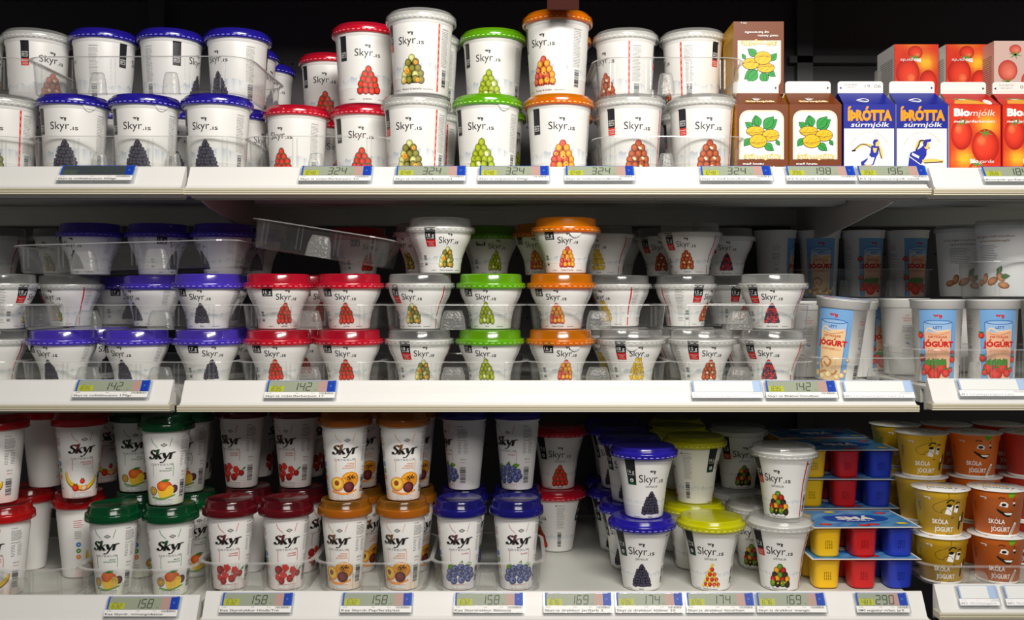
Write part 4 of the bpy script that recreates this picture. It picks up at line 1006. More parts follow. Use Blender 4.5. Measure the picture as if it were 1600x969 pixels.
for p in [
 (93, 212, 'TL', '324', '648', 'Skyr.is m/bláberjum 500gr', DL+'with dark screen on the top left rail', True),
 (469, 583, 'TC', '324', '648', 'Skyr.is m/jarðarberjum 50', DL+'reading 324 under the red-lidded tubs'),
 (617, 730, 'TC', '324', '648', 'Skyr.is m/melón&ástarald', DL+'reading 324 under the melon tubs with clear lids'),
 (747, 860, 'TC', '324', '648', 'Skyr.is m/perum 500gr', DL+'reading 324 under the green-lidded pear tubs'),
 (882, 993, 'TC', '324', '648', 'Skyr.is m/ferskjum&hindb', DL+'reading 324 right of the orange-lidded peach tubs'),
 (1093, 1207, 'TC', '324', '648', 'Skyr.is með bökuðum eplum', DL+'reading 324 under the baked apple tub beside the brown cartons'),
 (1227, 1338, 'TC', '198', '396', 'KS Súrmjólk hnetu', DL+'reading 198 under the brown walnut cartons'),
 (1339, 1450, 'TC', '196', '392', 'KS Íþróttasúrmjólk vanill', DL+'reading 196 under the blue cartons'),
 (1534, 1646, 'TR', '184', '368', 'Biomjólk jarðaber', DL+'reading 184 under the red strawberry cartons'),
 (117, 236, 'ML', '142', '835', 'Skyr.is m/bláberjum 170gr', DL+'reading 142 on the middle left rail'),
 (415, 527, 'MC', '142', '835', 'Skyr.is m/jarðarberjum 17', DL+'reading 142 under the small red-lidded cups'),
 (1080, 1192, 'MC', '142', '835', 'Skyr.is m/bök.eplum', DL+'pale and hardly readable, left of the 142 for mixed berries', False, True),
 (1195, 1308, 'MC', '142', '835', 'Skyr.is Bláber/hindber', DL+'reading 142 under the mixed berry cups'),
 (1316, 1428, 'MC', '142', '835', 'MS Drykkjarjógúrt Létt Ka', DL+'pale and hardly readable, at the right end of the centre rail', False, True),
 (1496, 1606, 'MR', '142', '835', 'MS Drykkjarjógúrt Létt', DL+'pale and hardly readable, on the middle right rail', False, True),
 (166, 282, 'BL', '158', '632', 'Kea Skyrdr. m/mangó&ástar', DL+'reading 158 under the dark green lids'),
 (345, 459, 'BC', '158', '632', 'Kea Skyrdrykkur Hindb/Trö', DL+'reading 158 under the dark red lids'),
 (533, 646, 'BC', '158', '632', 'Kea Skyrdr.Pap/ferskj/ást', DL+'reading 158 under the golden lids'),
 (709, 820, 'BC', '158', '632', 'Kea Skyrdrykkur Bláberja', DL+'reading 158 under the navy blue lids'),
 (849, 958, 'BC', '169', '676', 'Skyr.is drykkur jarðarb 2', DL+'reading 169 under the empty shelf space'),
 (961, 1069, 'BC', '174', '696', 'Skyr.is drykkur bláber 25', DL+'reading 174 under the blue-lidded drinking cups'),
 (1071, 1180, 'BC', '174', '696', 'Skyr.is drykkur hind/ban', DL+'reading 174 under the yellow-lidded drinking cup'),
 (1181, 1291, 'BC', '169', '676', 'Skyr.is drykkur mangó.', DL+'reading 169 under the mango drinking cups'),
 (1336, 1420, 'BC', '290', '483', 'SMS engjaskyr m/ban. jarð.', DL+'reading 290 under the six-packs'),
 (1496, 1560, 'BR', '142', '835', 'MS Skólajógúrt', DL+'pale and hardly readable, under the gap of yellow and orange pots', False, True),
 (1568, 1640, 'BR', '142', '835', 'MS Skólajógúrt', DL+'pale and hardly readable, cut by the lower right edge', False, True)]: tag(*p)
# ------------------------------------------------------------------ the goods, row by row
# level: height of the goods' base from eye height; px: column of the axis in the frame; Y: distance of the row
TZ, MZ, BZ = .153, -.123, -.3985
def put(key, px, Y, z, rot, label, cat, group, tilt=None, roll=0):
    o = spawn(key); x = X(px, Y); o.location = (x, Y, ZC+z+.0012)
    o.rotation_euler = (math.radians(tilt or 0), math.radians(roll), math.radians(rot)-math.atan2(x, Y))
    o['label'] = label; o['category'] = cat; o['group'] = group
    R_, H_ = {'A': (.0484, .111), 'B': (.0478, .074), 'C': (.0376, .12), 'D': (.0468, .0955), 'E': (.037, .111), 'I': (.038, .062), 'F': (.0478, .109)}.get(key[0], (0, 0))
    if R_: ITEMS.append([o, x, Y, z, R_, H_])
    return o
ITEMS = []
def settle():
    """packs that would touch are nudged apart, the one further back giving way"""
    for it in range(80):
        for i, a in enumerate(ITEMS):
            for b in ITEMS[i+1:]:
                if abs(a[1]-b[1]) > .1 or abs(a[2]-b[2]) > .1: continue
                if min(a[3]+a[5], b[3]+b[5])-max(a[3], b[3]) < .004: continue
                # lids meet lids only when the packs stand at one height
                need = a[4]+b[4]+.0006
                if abs(a[3]-b[3]) > .01: need -= .006
                dx, dy = b[1]-a[1], b[2]-a[2]; d = math.hypot(dx, dy) or 1e-6
                if d >= need: continue
                k = (need-d)/d*.5; wb = .5 if abs(dy) < .03 else (.92 if dy > 0 else .08)
                a[1] -= dx*k*2*(1-wb); a[2] -= dy*k*2*(1-wb)*(abs(dy) > .02); b[1] += dx*k*2*wb; b[2] += dy*k*2*wb*(abs(dy) > .02)
    for o, x, y, *_ in ITEMS: o.location.x, o.location.y = x, y
TUB = 'yogurt tub'; CUP = 'yogurt cup'; DRK = 'drinking yogurt cup'
def rows(key, cat, z, group, items):
    for px, Y, rot, label, *k in items: put((k[0] if k else key), px, Y, z, rot, label, cat, group)
# ---- top shelf, standing on the shelf
g_ = 'tall tubs standing on the top shelf'; Z = TZ
rows('', TUB, Z, g_, [
 (5, 1.31, -25, 'tall white tub with clear lid and red stripe, front row, cut by the left edge', 'A_melon'),
 (116, 1.31, -19, 'tall blackberry tub with blue lid, leftmost of three in the front row', 'A_blackberry_tab'),
 (228, 1.31, -17, 'tall blackberry tub with blue lid, middle of three in the front row', 'A_blackberry_tab'),
 (340, 1.31, -25, 'tall blackberry tub with blue lid, rightmost of three in the front row', 'A_blackberry'),
 (165, 1.41, -30, 'blackberry tub behind the gap between the left two front blackberry tubs', 'A_blackberry'),
 (268, 1.41, 10, 'blackberry tub behind the gap left of the third front blackberry tub', 'A_blackberry'),
 (371, 1.41, 60, 'blackberry tub with blue lid, its black mark showing right of the front three', 'A_blackberry'),
 (386, 1.515, 0, 'blackberry tub with blue lid deep behind the one with the black mark', 'A_blackberry'),
 (469, 1.385, -34, 'strawberry tub with red lid and peeled white tab, nothing stacked on it', 'A_strawberry_tab'),
 (574, 1.385, -6, 'strawberry tub with red lid on the top shelf, carrying another strawberry tub on its lid', 'A_strawberry'),
 (500, 1.487, 40, 'strawberry tub with red lid in the row behind the two front strawberry tubs', 'A_strawberry'),
 (659, 1.31, -14, 'melon tub with clear lid in the front row, lower one of the stacked pair', 'A_melon'),
 (670, 1.41, -14, 'melon tub with clear lid in the second row, lower one, behind the front melon pair', 'A_melon'),
 (765, 1.31, -13, 'pear tub with bright green lid standing in front on the top shelf', 'A_pear_tab'),
 (770, 1.41, 60, 'pear tub with green lid in the second row, under the raised pear tub', 'A_pear'),
 (873, 1.31, 6, 'peach tub with orange lid in the front row, lower one of the stacked pair', 'A_peach'),
 (869, 1.41, -70, 'peach tub with orange lid in the second row, lower one', 'A_peach'),
 (979, 1.31, 14, 'baked apple tub with clear lid in the front row, right beside the orange-lidded peach tub', 'A_apple'),
 (1090, 1.31, 14, 'baked apple tub with clear lid in the front row, left beside the brown carton', 'A_apple'),
 (966, 1.41, -60, 'baked apple tub with clear lid in the second row, lower one beside the peach tubs', 'A_apple'),
 (1069, 1.41, -20, 'baked apple tub in the second row, seen between the two front apple tubs', 'A_apple')])
g_ = 'tall tubs of the upper layer on the top shelf'; Z = TZ+.1122
rows('', TUB, Z, g_, [
 (-40, 1.40, 60, 'tall tub with clear lid in the upper layer, barely showing at the left edge', 'A_melon'),
 (60, 1.40, 28, 'tall tub with clear lid and red-and-black mark, upper layer at the far left', 'A_apple'),
 (162, 1.40, 88, 'blackberry tub with blue lid turned away, second from left in the upper layer', 'A_blackberry_tab'),
 (265, 1.40, 62, 'blackberry tub with blue lid and central black mark, third from left in the upper layer', 'A_blackberry'),
 (370, 1.40, -46, 'blackberry tub with blue lid, rightmost of the front upper layer above the clear tray', 'A_blackberry'),
 (387, 1.503, 60, 'blackberry tub in the second row of the upper layer, right of the blue-lidded group', 'A_blackberry'),
 (417, 1.605, 20, 'blackberry tub deepest in the upper layer, its brand word showing in the shade', 'A_blackberry'),
 (514, 1.54, -10, 'strawberry tub with red lid standing deep in the shade of the top shelf', 'A_strawberry'),
 (573, 1.372, 4, 'strawberry tub with red lid stacked on another, leaning close to the tall melon tub', 'A_strawberry'),
 (658, 1.305, -20, 'melon tub with clear lid and red stripe, upper one of the front pair', 'A_melon'),
 (670, 1.41, -20, 'melon tub with clear lid in the second row, upper one, behind the tallest melon tub', 'A_melon'),
 (773, 1.40, -10, 'pear tub with green lid set back, raised behind the front pear tub', 'A_pear'),
 (871, 1.31, -30, 'peach tub with orange lid, upper one of the front pair', 'A_peach'),
 (866, 1.412, -80, 'peach tub with orange lid in the second row, upper one', 'A_peach'),
 (971, 1.40, -48, 'baked apple tub with central red stripe, left of two inside the raised tray', 'A_apple'),
 (1074, 1.40, -78, 'baked apple tub with black mark, right of two inside the raised tray', 'A_apple')])
# ---- cartons
g_ = 'gable-top cartons on the top shelf'
for key, x0, x1, Y, z, inv, label in (
 ('K_brown', 1151, 1231, 1.318, TZ, 0, 'brown walnut sour milk carton standing, nearest to the apple tubs'),
 ('K_brown', 1234, 1315, 1.318, TZ, 0, 'brown walnut sour milk carton standing, beside the blue carton'),
 ('K_blue_date', 1318, 1399, 1.318, TZ, 0, 'blue and white sour milk carton with running athlete and date on its fin'),
 ('K_blue', 1401, 1481, 1.318, TZ, 0, 'blue and white sour milk carton with hurdling athlete, beside the red carton'),
 ('K_red', 1484, 1563, 1.318, TZ-.001, 0, 'red strawberry cultured milk carton standing, fully in the frame'),
 ('K_red_date', 1567, 1646, 1.318, TZ-.001, 0, 'red strawberry cultured milk carton standing, cut by the right edge'),
 ('K_brown', 1147, 1224, 1.356, .3745, 1, 'brown walnut carton lying upside down on top, printed upside down'),
 ('K_red', 1398, 1466, 1.525, .387, 1, 'red strawberry carton upside down behind, above the blue cartons'),
 ('K_red', 1479, 1546, 1.525, .387, 1, 'red strawberry carton upside down behind, above the standing red carton'),
 ('K_red', 1392, 1454, 1.640, .387, 1, 'red strawberry carton upside down, deepest at the left of the red ones'),
 ('K_pink', 1553, 1624, 1.49, .383, 1, 'pale pink strawberry carton upside down behind, at the right edge'),
 ('K_brown', 1167, 1241, 1.394, TZ, 0, 'brown walnut carton in the second row, supporting the upside-down one'),
 ('K_red', 1400, 1462, 1.600, TZ, 0, 'red carton beneath the deepest upside-down red carton'),
 ('K_red', 1413, 1481, 1.487, TZ, 0, 'red carton in the second row beneath the left upside-down red carton'),
 ('K_red', 1487, 1555, 1.487, TZ, 0, 'red carton in the second row beneath the right upside-down red carton')):
    yf = Y-.0345; cx = X((x0+x1)/2, yf); o = spawn(key)
    o.location = (cx, Y, ZC+z+.0012); o.rotation_euler = (0, PI if inv else 0, 0)
    o['label'] = label; o['category'] = 'milk carton'; o['group'] = g_
# ---- middle shelf
MP = .0752
g_ = 'small cups of the lowest layer on the middle shelf'; Z = MZ
rows('', CUP, Z, g_, [
 (-9, 1.31, -12, 'small cup with clear lid and red stripe, lowest layer at the left edge', 'B_melon'),
 (98, 1.31, -32, 'small blackberry cup with violet lid, lowest layer, leftmost of three', 'B_blackberry_tab'),
 (213, 1.31, -30, 'small blackberry cup with violet lid, lowest layer, middle of three', 'B_blackberry_tab'),
 (326, 1.31, 10, 'small blackberry cup with violet lid, lowest layer, beside the strawberry cups', 'B_blackberry'),
 (436, 1.31, -6, 'small strawberry cup with red lid, lowest layer, left of two', 'B_strawberry'),
 (547, 1.31, -6, 'small strawberry cup with red lid, lowest layer, right of two', 'B_strawberry'),
 (655, 1.31, 10, 'small melon cup with clear lid, lowest layer, beside the green-lidded one', 'B_melon'),
 (767, 1.31, -8, 'small pear cup with green lid, lowest layer', 'B_pear'),
 (877, 1.31, 14, 'small peach cup with orange lid and white tab, lowest layer', 'B_peach_tab'),
 (987, 1.31, 18, 'small banana cup with clear lid, lowest layer', 'B_banana_tab'),
 (1093, 1.31, 22, 'small baked apple cup with clear lid and 15 g mark, lowest layer', 'B_apple'),
 (1202, 1.31, -6, 'small mixed berry cup with clear lid, lowest layer, next to the tilted caramel cup', 'B_mixed_berry'),
 (155, 1.41, 20, 'small blackberry cup with violet lid, lowest layer of the second row, behind the left two', 'B_blackberry'),
 (359, 1.41, 20, 'small blackberry cup with violet lid, lowest layer of the second row, behind the third', 'B_blackberry'),
 (482, 1.41, -10, 'small strawberry cup with red lid, lowest layer of the second row', 'B_strawberry'),
 (975, 1.41, -50, 'small banana cup with clear lid, lowest layer of the second row', 'B_banana'),
 (1072, 1.41, 60, 'small baked apple cup with clear lid, lowest layer of the second row', 'B_apple'),
 (1168, 1.41, 60, 'small mixed berry cup with clear lid, lowest layer of the second row', 'B_mixed_berry')])
g_ = 'small cups of the middle layer on the middle shelf'; Z = MZ+MP
rows('', CUP, Z, g_, [
 (3, 1.31, 74, 'small cup with clear lid and black mark, middle layer at the left edge', 'B_melon'),
 (325, 1.31, -15, 'small blackberry cup with violet lid, middle layer, in front beside the strawberry cups', 'B_blackberry'),
 (436, 1.31, 15, 'small strawberry cup with red lid, middle layer, left of two', 'B_strawberry'),
 (547, 1.31, -8, 'small strawberry cup with red lid, middle layer, right of two', 'B_strawberry'),
 (656, 1.31, -17, 'small melon cup with clear lid and wavy red stripe, middle layer', 'B_melon'),
 (767, 1.31, -10, 'small pear cup with green lid, middle layer', 'B_pear'),
 (877, 1.31, -10, 'small peach cup with orange lid, middle layer, carrying a third one', 'B_peach'),
 (1207, 1.31, 0, 'small mixed berry cup with clear lid, middle layer, topmost of its stack', 'B_mixed_berry'),
 (110, 1.42, -40, 'small cup with clear lid in shade, middle layer, behind the left clear tray', 'B_melon'),
 (243, 1.42, -50, 'small blackberry cup with violet lid, middle layer, behind the tray left of the front one', 'B_blackberry'),
 (186, 1.52, 30, 'small blackberry cup with violet lid, middle layer, deepest behind the left tray', 'B_blackberry'),
 (338, 1.42, 60, 'small blackberry cup with violet lid, middle layer, hidden behind the front one', 'B_blackberry'),
 (483, 1.41, 30, 'small strawberry cup with red lid, middle layer, seen between the front two', 'B_strawberry'),
 (969, 1.41, -42, 'small banana cup with clear lid set back, middle layer, inside the clear tray', 'B_banana'),
 (1070, 1.41, 64, 'small baked apple cup with 15 g mark, middle layer, set back', 'B_apple'),
 (1140, 1.515, 50, 'small baked apple cup deep in shade, middle layer, left of the mixed berry stack', 'B_apple'),
 (1170, 1.615, 90, 'small mixed berry cup deepest in the shade, middle layer', 'B_mixed_berry')])
g_ = 'small cups of the topmost layer on the middle shelf'; Z = MZ+2*MP
rows('', CUP, Z, g_, [
 (0, 1.50, -18, 'small cup with clear lid and red stripe, topmost layer at the left edge in shade', 'B_melon'),
 (92, 1.52, -40, 'small cup with clear lid and red stripe, topmost layer, second from the left edge', 'B_melon'),
 (148, 1.41, -38, 'small blackberry cup with violet lid, topmost layer, left of three above the tilted tray', 'B_blackberry_tab'),
 (246, 1.42, 44, 'small blackberry cup with violet lid, topmost layer, middle of three', 'B_blackberry'),
 (344, 1.42, -60, 'small blackberry cup with violet lid, topmost layer, right of three', 'B_blackberry'),
 (396, 1.53, 10, 'small blackberry cup with violet lid in deep shade, topmost layer, left of the tilted tray', 'B_blackberry'),
 (560, 1.50, 30, 'small strawberry cup with red lid, topmost layer, behind the slanting clear tray', 'B_strawberry'),
 (688, 1.31, 18, 'small melon cup with clear lid and 18 g mark, topmost layer, in front', 'B_melon'),
 (664, 1.41, -50, 'small melon cup with clear lid, topmost layer, half hidden behind the front one', 'B_melon'),
 (766, 1.47, 18, 'small pear cup with green lid in shade, topmost layer', 'B_pear_tab'),
 (884, 1.31, 5, 'small peach cup with orange lid and white tab, topmost layer, in front', 'B_peach_tab'),
 (850, 1.42, -22, 'small peach cup with orange lid in shade, topmost layer, behind the front one', 'B_peach'),
 (944, 1.45, -16, 'small banana cup with clear lid in shade, topmost layer, right of the peach cups', 'B_banana'),
 (978, 1.56, 10, 'small banana cup deepest in shade, topmost layer', 'B_banana'),
 (1078, 1.41, -8, 'small baked apple cup with clear lid, topmost layer, in front', 'B_apple'),
 (1040, 1.51, -10, 'small baked apple cup in shade, topmost layer, left behind the front one', 'B_apple'),
 (1130, 1.515, 6, 'small mixed berry cup in shade, topmost layer, right of the apple cups', 'B_mixed_berry')])
g_ = 'tall drinking yogurt cups on the middle shelf'
for key, px, Y, z, rot, label in (
 ('E_strawberry', 1464, 1.31, -.1195, 2, 'drinking yogurt cup with strawberries and blue panel, in front, left of two at right'),
 ('E_strawberry', 1550, 1.31, -.1195, 18, 'drinking yogurt cup with strawberries and blue panel, in front, right of two at right'),
 ('E_strawberry', 1637, 1.31, -.1195, 60, 'drinking yogurt cup with strawberries, cut by the right edge'),
 ('E_strawberry', 1360, 1.52, -.1190, 48, 'drinking yogurt cup with strawberries, half shaded, behind the empty front tray'),
 ('E_strawberry', 1412, 1.43, -.1190, 90, 'drinking yogurt cup turned to its text, behind the empty front tray, right one'),
 ('E_caramel', 1253, 1.43, -.1225, 96, 'drinking yogurt cup turned to its text, behind the mixed berry stack'),
 ('E_caramel', 1330, 1.43, -.1225, -80, 'drinking yogurt cup turned away, close behind the tilted caramel cup'),
 ('E_caramel', 1205, 1.63, -.0055, 84, 'drinking yogurt cup with text side showing, upper back row, leftmost'),
 ('E_caramel', 1275, 1.63, -.0055, 6, 'drinking yogurt cup with caramel picture, upper back row, under the bracket'),
 ('E_strawberry', 1345, 1.63, -.0055, 34, 'drinking yogurt cup with strawberries, upper back row, left of two'),
 ('E_strawberry', 1416, 1.63, -.0055, 38, 'drinking yogurt cup with strawberries, upper back row, right of two'),
 ('E_caramel', 1205, 1.63, -.1190, 84, 'drinking yogurt cup lower back row, beneath the leftmost upper one'),
 ('E_caramel', 1275, 1.63, -.1190, 40, 'drinking yogurt cup lower back row, beneath the caramel one'),
 ('E_strawberry', 1345, 1.63, -.1190, 60, 'drinking yogurt cup lower back row, beneath the left strawberry one'),
 ('E_strawberry', 1416, 1.63, -.1190, 60, 'drinking yogurt cup lower back row, beneath the right strawberry one')):
    put(key, px, Y, z, rot, label, DRK, g_)
o = put('E_caramel', 1305, 1.315, -.1195, -19, 'caramel drinking yogurt cup tilting to the right, in front beside the mixed berry stack', DRK, g_, roll=6)
o.location.x -= .012; o.location.z += .002
g_ = 'large almond yogurt tubs'
put('F', 1511, 1.49, -.0045, -6, 'large white almond yogurt tub, left one behind the strawberry cups', TUB, g_)
put('F', 1577, 1.385, -.0045, -32, 'large white almond yogurt tub, right one, nearer and cut by the tray', TUB, g_)
put('F', 1511, 1.49, -.1185, 60, 'large white almond yogurt tub in the lower layer at the back right, left one', TUB, g_)
# ---- bottom shelf: narrow drinking cups
CP = .1212
g_ = 'narrow drinking cups standing on the bottom shelf'; LZ = -.404
for key, px, Y, z, rot, label in (
 ('C_banana_strawberry', 9, 1.30, LZ, -38, 'drinking cup with red lid and banana picture, front lower, cut by the left edge'),
 ('C_banana_strawberry', 47, 1.42, LZ, 150, 'drinking cup with red lid showing text, lower second row, left one'),
 ('C_banana_strawberry', 124, 1.385, LZ, 70, 'drinking cup with red lid showing three coloured dots, lower second row'),
 ('C_mango', 178, 1.30, LZ, -22, 'mango drinking cup with dark green lid, front lower, left of two'),
 ('C_mango', 267, 1.30, LZ, -2, 'mango drinking cup with dark green lid, front lower, right of two'),
 ('C_mango', 221, 1.385, LZ, 60, 'mango drinking cup with dark green lid, lower second row, between the front two'),
 ('C_mango', 300, 1.385, LZ, 10, 'mango drinking cup with dark green lid, lower second row, right behind'),
 ('C_raspberry_cherry', 360, 1.31, BZ, -6, 'raspberry drinking cup with dark red lid, front lower, left of two'),
 ('C_raspberry_cherry', 447, 1.31, BZ, 2, 'raspberry drinking cup with dark red lid, front lower, right of two'),
 ('C_raspberry_cherry', 388, 1.39, BZ, -90, 'raspberry drinking cup with dark red lid, lower second row, left one'),
 ('C_raspberry_cherry', 471, 1.39, BZ, 60, 'raspberry drinking cup with dark red lid, lower second row, right one'),
 ('C_papaya_peach', 539, 1.31, BZ, -20, 'papaya and peach drinking cup with golden lid, front lower, left of two'),
 ('C_papaya_peach', 629, 1.31, BZ, -20, 'papaya and peach drinking cup with golden lid, front lower, right of two'),
 ('C_papaya_peach', 564, 1.39, BZ, 40, 'papaya and peach drinking cup with golden lid, lower second row, left one'),
 ('C_papaya_peach', 644, 1.39, BZ, 40, 'papaya and peach drinking cup with golden lid, lower second row, right one'),
 ('C_blueberry', 718, 1.31, BZ, 0, 'blueberry drinking cup with navy lid, front lower, left of two'),
 ('C_blueberry', 807, 1.31, BZ, 6, 'blueberry drinking cup with navy lid, front lower, right of two'),
 ('C_blueberry', 723, 1.39, BZ, 40, 'blueberry drinking cup with navy lid, lower second row, left one'),
 ('C_blueberry', 806, 1.39, BZ, 40, 'blueberry drinking cup with navy lid, lower second row, right one')): put(key, px, Y, z, rot, label, DRK, g_)
g_ = 'narrow drinking cups of the upper layer on the bottom shelf'
for key, px, Y, z, rot, label in (
 ('C_banana_strawberry', 0, 1.31, LZ+CP, -40, 'drinking cup with red lid and banana picture, front upper, cut by the left edge'),
 ('C_banana_strawberry', 72, 1.42, LZ+CP, 120, 'drinking cup with red lid showing text, upper second row, left one'),
 ('C_banana_strawberry', 125, 1.345, LZ+CP, 6, 'banana and strawberry drinking cup with red lid, upper, fully facing forward'),
 ('C_banana_strawberry', 150, 1.45, LZ+CP, 30, 'drinking cup with red lid, upper third row, behind the forward-facing banana cup'),
 ('C_mango', 213, 1.385, LZ+CP, -8, 'mango drinking cup with dark green lid, upper second row, left of the front one'),
 ('C_mango', 260, 1.30, LZ+CP, -12, 'mango drinking cup with dark green lid, front upper, standing on the pair'),
 ('C_mango', 288, 1.385, LZ+CP, -20, 'mango drinking cup with dark green lid, upper second row, right behind the front one'),
 ('C_mango', 306, 1.47, LZ+CP, 0, 'mango drinking cup with dark green lid, upper third row'),
 ('C_raspberry_cherry', 378, 1.39, BZ+CP, -38, 'raspberry drinking cup with dark red lid and list of contents, upper left one'),
 ('C_raspberry_cherry', 462, 1.39, BZ+CP, -34, 'raspberry drinking cup with dark red lid, upper right one', ),
 ('C_raspberry_cherry', 402, 1.47, BZ+CP, 70, 'raspberry drinking cup in shade, upper third row, left one with coloured dots'),
 ('C_raspberry_cherry', 482, 1.47, BZ+CP, 50, 'raspberry drinking cup in shade, upper third row, right one'),
 ('C_papaya_peach', 539, 1.305, BZ+CP, 0, 'papaya and peach drinking cup with golden lid, front upper, left of two'),
 ('C_papaya_peach', 630, 1.305, BZ+CP, 4, 'papaya and peach drinking cup with golden lid, front upper, right of two'),
 ('C_papaya_peach', 570, 1.39, BZ+CP, 10, 'papaya and peach drinking cup in shade, upper second row, seen between the front two'),
 ('C_papaya_peach', 650, 1.39, BZ+CP, 20, 'papaya and peach drinking cup in shade, upper second row, right behind'),
 ('C_blueberry', 720, 1.375, BZ+CP, -70, 'blueberry drinking cup with navy lid turned to its list of contents, upper left one'),
 ('C_blueberry', 804, 1.375, BZ+CP, -34, 'blueberry drinking cup with navy lid, upper right one')): put(key, px, Y, z, rot, label, DRK, g_)
# ---- bottom shelf: wide-mouthed drinking cups
DP = .0967
g_ = 'wide-mouthed drinking cups on the bottom shelf'
for key, px, Y, n, rot, label in (
 ('D_strawberry', 874, 1.505, 0, -60, 'strawberry drinking cup with red lid set far back, lower one, beside the empty space'),
 ('D_strawberry', 872, 1.505, 1, 6, 'strawberry drinking cup with red lid set far back, upper one'),
 ('D_blackberry', 1003, 1.31, 0, 0, 'blackberry drinking cup with blue lid, front lower'),
 ('D_blackberry', 982, 1.408, 0, -20, 'blackberry drinking cup with blue lid, lower second row'),
 ('D_blackberry', 966, 1.506, 0, -10, 'blackberry drinking cup with blue lid, lower third row'),
 ('D_blackberry', 956, 1.604, 0, 0, 'blackberry drinking cup with blue lid, lower fourth row'),
 ('D_blackberry', 1006, 1.31, 1, 20, 'blackberry drinking cup with blue lid, front upper'),
 ('D_blackberry', 985, 1.408, 1, -8, 'blackberry drinking cup with blue lid, upper second row'),
 ('D_blackberry', 967, 1.506, 1, -20, 'blackberry drinking cup with blue lid, upper third row'),
 ('D_blackberry', 957, 1.604, 1, 0, 'blackberry drinking cup with blue lid, upper fourth row'),
 ('D_rasp_banana', 1111, 1.31, 0, 0, 'banana and raspberry drinking cup with yellow lid, front lower, topmost of its stack'),
 ('D_rasp_banana', 1084, 1.408, 0, 40, 'drinking cup with yellow lid, lower second row'),
 ('D_rasp_banana', 1062, 1.506, 0, 40, 'drinking cup with yellow lid, lower third row'),
 ('D_rasp_banana', 1084, 1.40, 1, 92, 'drinking cup with yellow lid turned to its text side, upper one'),
 ('D_rasp_banana', 1070, 1.50, 1, 40, 'drinking cup with yellow lid, upper third row'),
 ('D_rasp_banana', 1056, 1.60, 1, 40, 'drinking cup with yellow lid, upper fourth row'),
 ('D_mango', 1218, 1.31, 0, 0, 'mango drinking cup with clear lid, front lower, under another'),
 ('D_mango', 1182, 1.408, 0, -16, 'mango drinking cup with clear lid, lower second row'),
 ('D_mango', 1224, 1.31, 1, -14, 'mango drinking cup with clear lid and red stripe, front upper'),
 ('D_mango', 1140, 1.506, 0, 60, 'mango drinking cup with clear lid, lower third row, in shade'),
 ('D_mango', 1142, 1.506, 1, 18, 'mango drinking cup with clear lid, upper third row, in shade')): put(key, px, Y, BZ+n*DP, rot, label, DRK, g_)
# ---- six-packs
g_ = 'six-packs of small yogurt pots'
for px, Y, n, label in ((1333, 1.338, 0, 'six-pack of yellow, red and blue pots, bottom of the front stack'), (1333, 1.338, 1, 'six-pack with printed foil in view, top of the front stack'),
    (1309, 1.452, 0, 'six-pack of pots, lowest of the second stack, hidden behind the front stack'), (1309, 1.452, 1, 'six-pack of pots, second from the bottom of the second stack'),
    (1307, 1.452, 2, 'six-pack of pots, second from the top of the second stack'), (1309, 1.452, 3, 'six-pack of pots with foil in view, top of the second stack'),
    (1274, 1.570, 2, 'six-pack of pots in shade, third level of the rear stack'), (1272, 1.570, 3, 'six-pack of pots in shade, fourth level of the rear stack'), (1274, 1.570, 1, 'six-pack of pots in shade, second level of the rear stack'),
    (1274, 1.570, 0, 'six-pack of pots in shade, bottom of the rear stack')):
    o = put('P', px, Y, BZ+n*.0426, 0, label, 'yogurt six-pack', g_)
    o.rotation_euler.z = math.radians((0, 1.5, -1, 1, -1)[n])
# ---- pots at the right of the bottom shelf
g_ = 'small yogurt pots at the right of the bottom shelf'; SZ = -.388
for key, px, Y, n, rot, label in (
 ('I_yellow', 1472, 1.305, 0, 4, 'yellow yogurt pot with sad face, front lower'), ('I_yellow', 1475, 1.305, 1, 0, 'yellow yogurt pot with sad face, front upper'),
 ('I_orange', 1556, 1.305, 0, 0, 'orange yogurt pot with a grin, front lower'), ('I_orange', 1552, 1.305, 1, 0, 'orange yogurt pot with a grin, front upper'),
 ('I_yellow', 1438, 1.39, 0, 20, 'yellow yogurt pot, second row, lowest'), ('I_yellow', 1438, 1.39, 1, 60, 'yellow yogurt pot, second row, middle level'), ('I_yellow', 1440, 1.39, 2, 4, 'yellow yogurt pot, second row, topmost, above the front ones'),
 ('I_orange', 1522, 1.39, 0, 20, 'orange yogurt pot, second row, lowest'), ('I_orange', 1522, 1.39, 1, 60, 'orange yogurt pot, second row, middle level'), ('I_orange', 1522, 1.39, 2, 0, 'orange yogurt pot with a grin, second row, topmost'),
 ('I_red', 1606, 1.39, 0, 0, 'red yogurt pot, second row, lowest'), ('I_red', 1605, 1.39, 1, 40, 'red yogurt pot, second row, middle level'), ('I_red', 1606, 1.39, 2, 70, 'red yogurt pot, second row, topmost at the right edge'),
 ('I_yellow', 1398, 1.475, 2, 20, 'yellow yogurt pot, third row in shade, topmost'),
 ('I_orange', 1478, 1.475, 2, 20, 'orange yogurt pot, third row in shade, second from the top'), ('I_orange', 1478, 1.475, 1, 20, 'orange yogurt pot, third row in shade, lower'), ('I_yellow', 1398, 1.475, 1, 20, 'yellow yogurt pot, third row in shade, lower'), ('I_red', 1560, 1.475, 2, 20, 'red yogurt pot, third row in shade, second from the top'), ('I_red', 1560, 1.475, 1, 20, 'red yogurt pot, third row in shade, lower')):
    put(key, px, Y, SZ+n*.0628, rot, label, 'yogurt pot', g_)
settle()
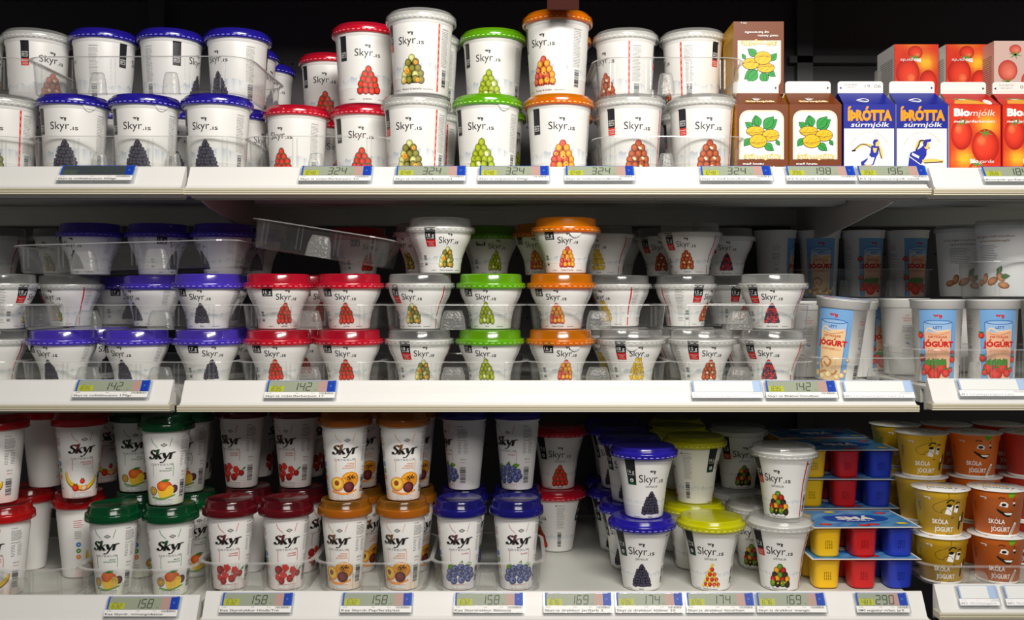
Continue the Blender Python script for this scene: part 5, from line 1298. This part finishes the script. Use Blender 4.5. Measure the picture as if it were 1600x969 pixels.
# ---- clear trays
def T(p0, p1, Y, depth, z, *r, **k):
    x0, x1 = X(p0, 1.31), X(p1, 1.31)
    near = [i[1] for i in ITEMS if abs(i[3]-z) < .004 and Y-.02 < i[2] < Y+depth-.06]
    x0 = min([x0]+[x for x in near if abs(x-x0) < .03]); x1 = max([x1]+[x for x in near if abs(x-x1) < .03])
    return tray(x0, x1, Y, depth, z, *r, **k)
g_ = 'clear plastic trays on the top shelf'
T(-107, 5, 1.31, .150, TZ, .056, .098, 'clear plastic tray at the left edge, around the tub with the red stripe', g_)
T(116, 340, 1.31, .200, TZ, .056, .098, 'clear plastic tray on the top shelf holding the three blackberry tubs', g_)
T(448, 560, 1.31, .268, TZ, .056, .098, 'clear plastic tray on the top shelf holding the two strawberry tubs', g_)
T(979, 1090, 1.31, .200, TZ, .056, .098, 'clear plastic tray on the top shelf holding the two baked apple tubs', g_)
g_ = 'clear plastic trays of the upper layer, top shelf'; Z = TZ+.1115
T(-100, 14, 1.31, .200, Z, .048, .098, 'clear raised plastic tray at the left edge, stacked above the lower tubs', g_)
T(116, 352, 1.305, .200, Z, .048, .098, 'clear raised plastic tray resting on the three blue lids', g_, rot=-1)
T(979, 1093, 1.31, .190, Z, .048, .098, 'clear raised plastic tray resting on the two baked apple tubs', g_)
for lv, (nm, ex) in enumerate((('lowest', ''), ('middle', ''))):
    Z = MZ+lv*MP-.0004; g_ = 'clear plastic trays of the %s layer, middle shelf' % nm; k = .0355
    for p0, p1, w_ in ((-119, -9+lv*5, 'at the left edge'), (98, 325, 'holding the violet-lidded cups'), (436, 547, 'holding the two red-lidded cups'), (655, 767, 'holding the melon and pear cups'), (877, 987, 'holding the orange-lidded peach cup'), (1093+lv*2, 1204, 'holding the mixed berry cup')):
        T(p0, p1, 1.31, .190, Z, k, .0965, 'clear plastic tray in the %s layer %s' % (nm, w_), g_, cr=.026, hump=.75)
g_ = 'loose clear plastic trays of the topmost layer, middle shelf'; Z = MZ+2*MP
T(92, 328, 1.31, .195, Z+.004, .038, .0965, 'clear plastic tray resting slightly askew on top, in front of the three topmost violet lids', g_, tilt=-1.6, cr=.026, hump=.75)
t = T(448, 560, 1.31, .15, Z+.021, .040, .0965, 'clear plastic tray slanting down to the right, resting on the red lids', g_, tilt=9, cr=.026, hump=.75)
g_ = 'clear plastic trays for the tall drinking yogurt cups'
tray(X(1305, 1.31), X(1394, 1.31), 1.31, .150, -.1232, .040, .078, 'clear plastic tray around the tilted caramel cup, mostly empty', g_, rot=3)
tray(X(1464, 1.31), X(1637, 1.31), 1.31, .145, -.1203, .048, .078, 'clear plastic tray around the front strawberry drinking yogurt cups', g_)
tray(X(1275, 1.63), X(1416, 1.63), 1.63, .080, -.0072, .050, .078, 'clear plastic tray at the back under the upper row of drinking yogurt cups', g_)
tray(.702, .803, 1.385, .098, -.0065, .054, .098, 'clear plastic tray around the nearer large almond yogurt tub', g_)
g_ = 'clear plastic trays on the bottom shelf'
for p0, p1, Yc, z, w_ in ((-82, 96, 1.30, LZ, 'around the red-lidded cups at the left edge'), (178, 267, 1.30, LZ, 'holding the mango cups'), (360, 447, 1.31, BZ, 'holding the raspberry cups'), (539, 629, 1.31, BZ, 'holding the papaya and peach cups'), (718, 807, 1.31, BZ, 'holding the blueberry cups')):
    T(p0, p1, Yc, .160, z-.0004, .043, .0775, 'clear plastic tray on the bottom shelf '+w_, g_, cr=.03)
T(1474, 1640, 1.305, .160, SZ-.0004, .030, .0775, 'clear plastic tray on the bottom shelf holding the yellow and orange pots', g_)
g = G(); box(g, X(853, 1.28), X(901, 1.28), 1.2415, 1.2445, .366, .53, 'hanging_brown'); 
o = g.build('hanging_sign'); o.location = (0, -.008, ZC); o['label'] = 'dark brown card hanging from the shelf above the orange-lidded peach tubs'; o['category'] = 'sign'
for r in [p for p in PROTO.values() if p.get('fresh')]:
    for c in list(r.children): bpy.data.objects.remove(c)
    bpy.data.objects.remove(r)
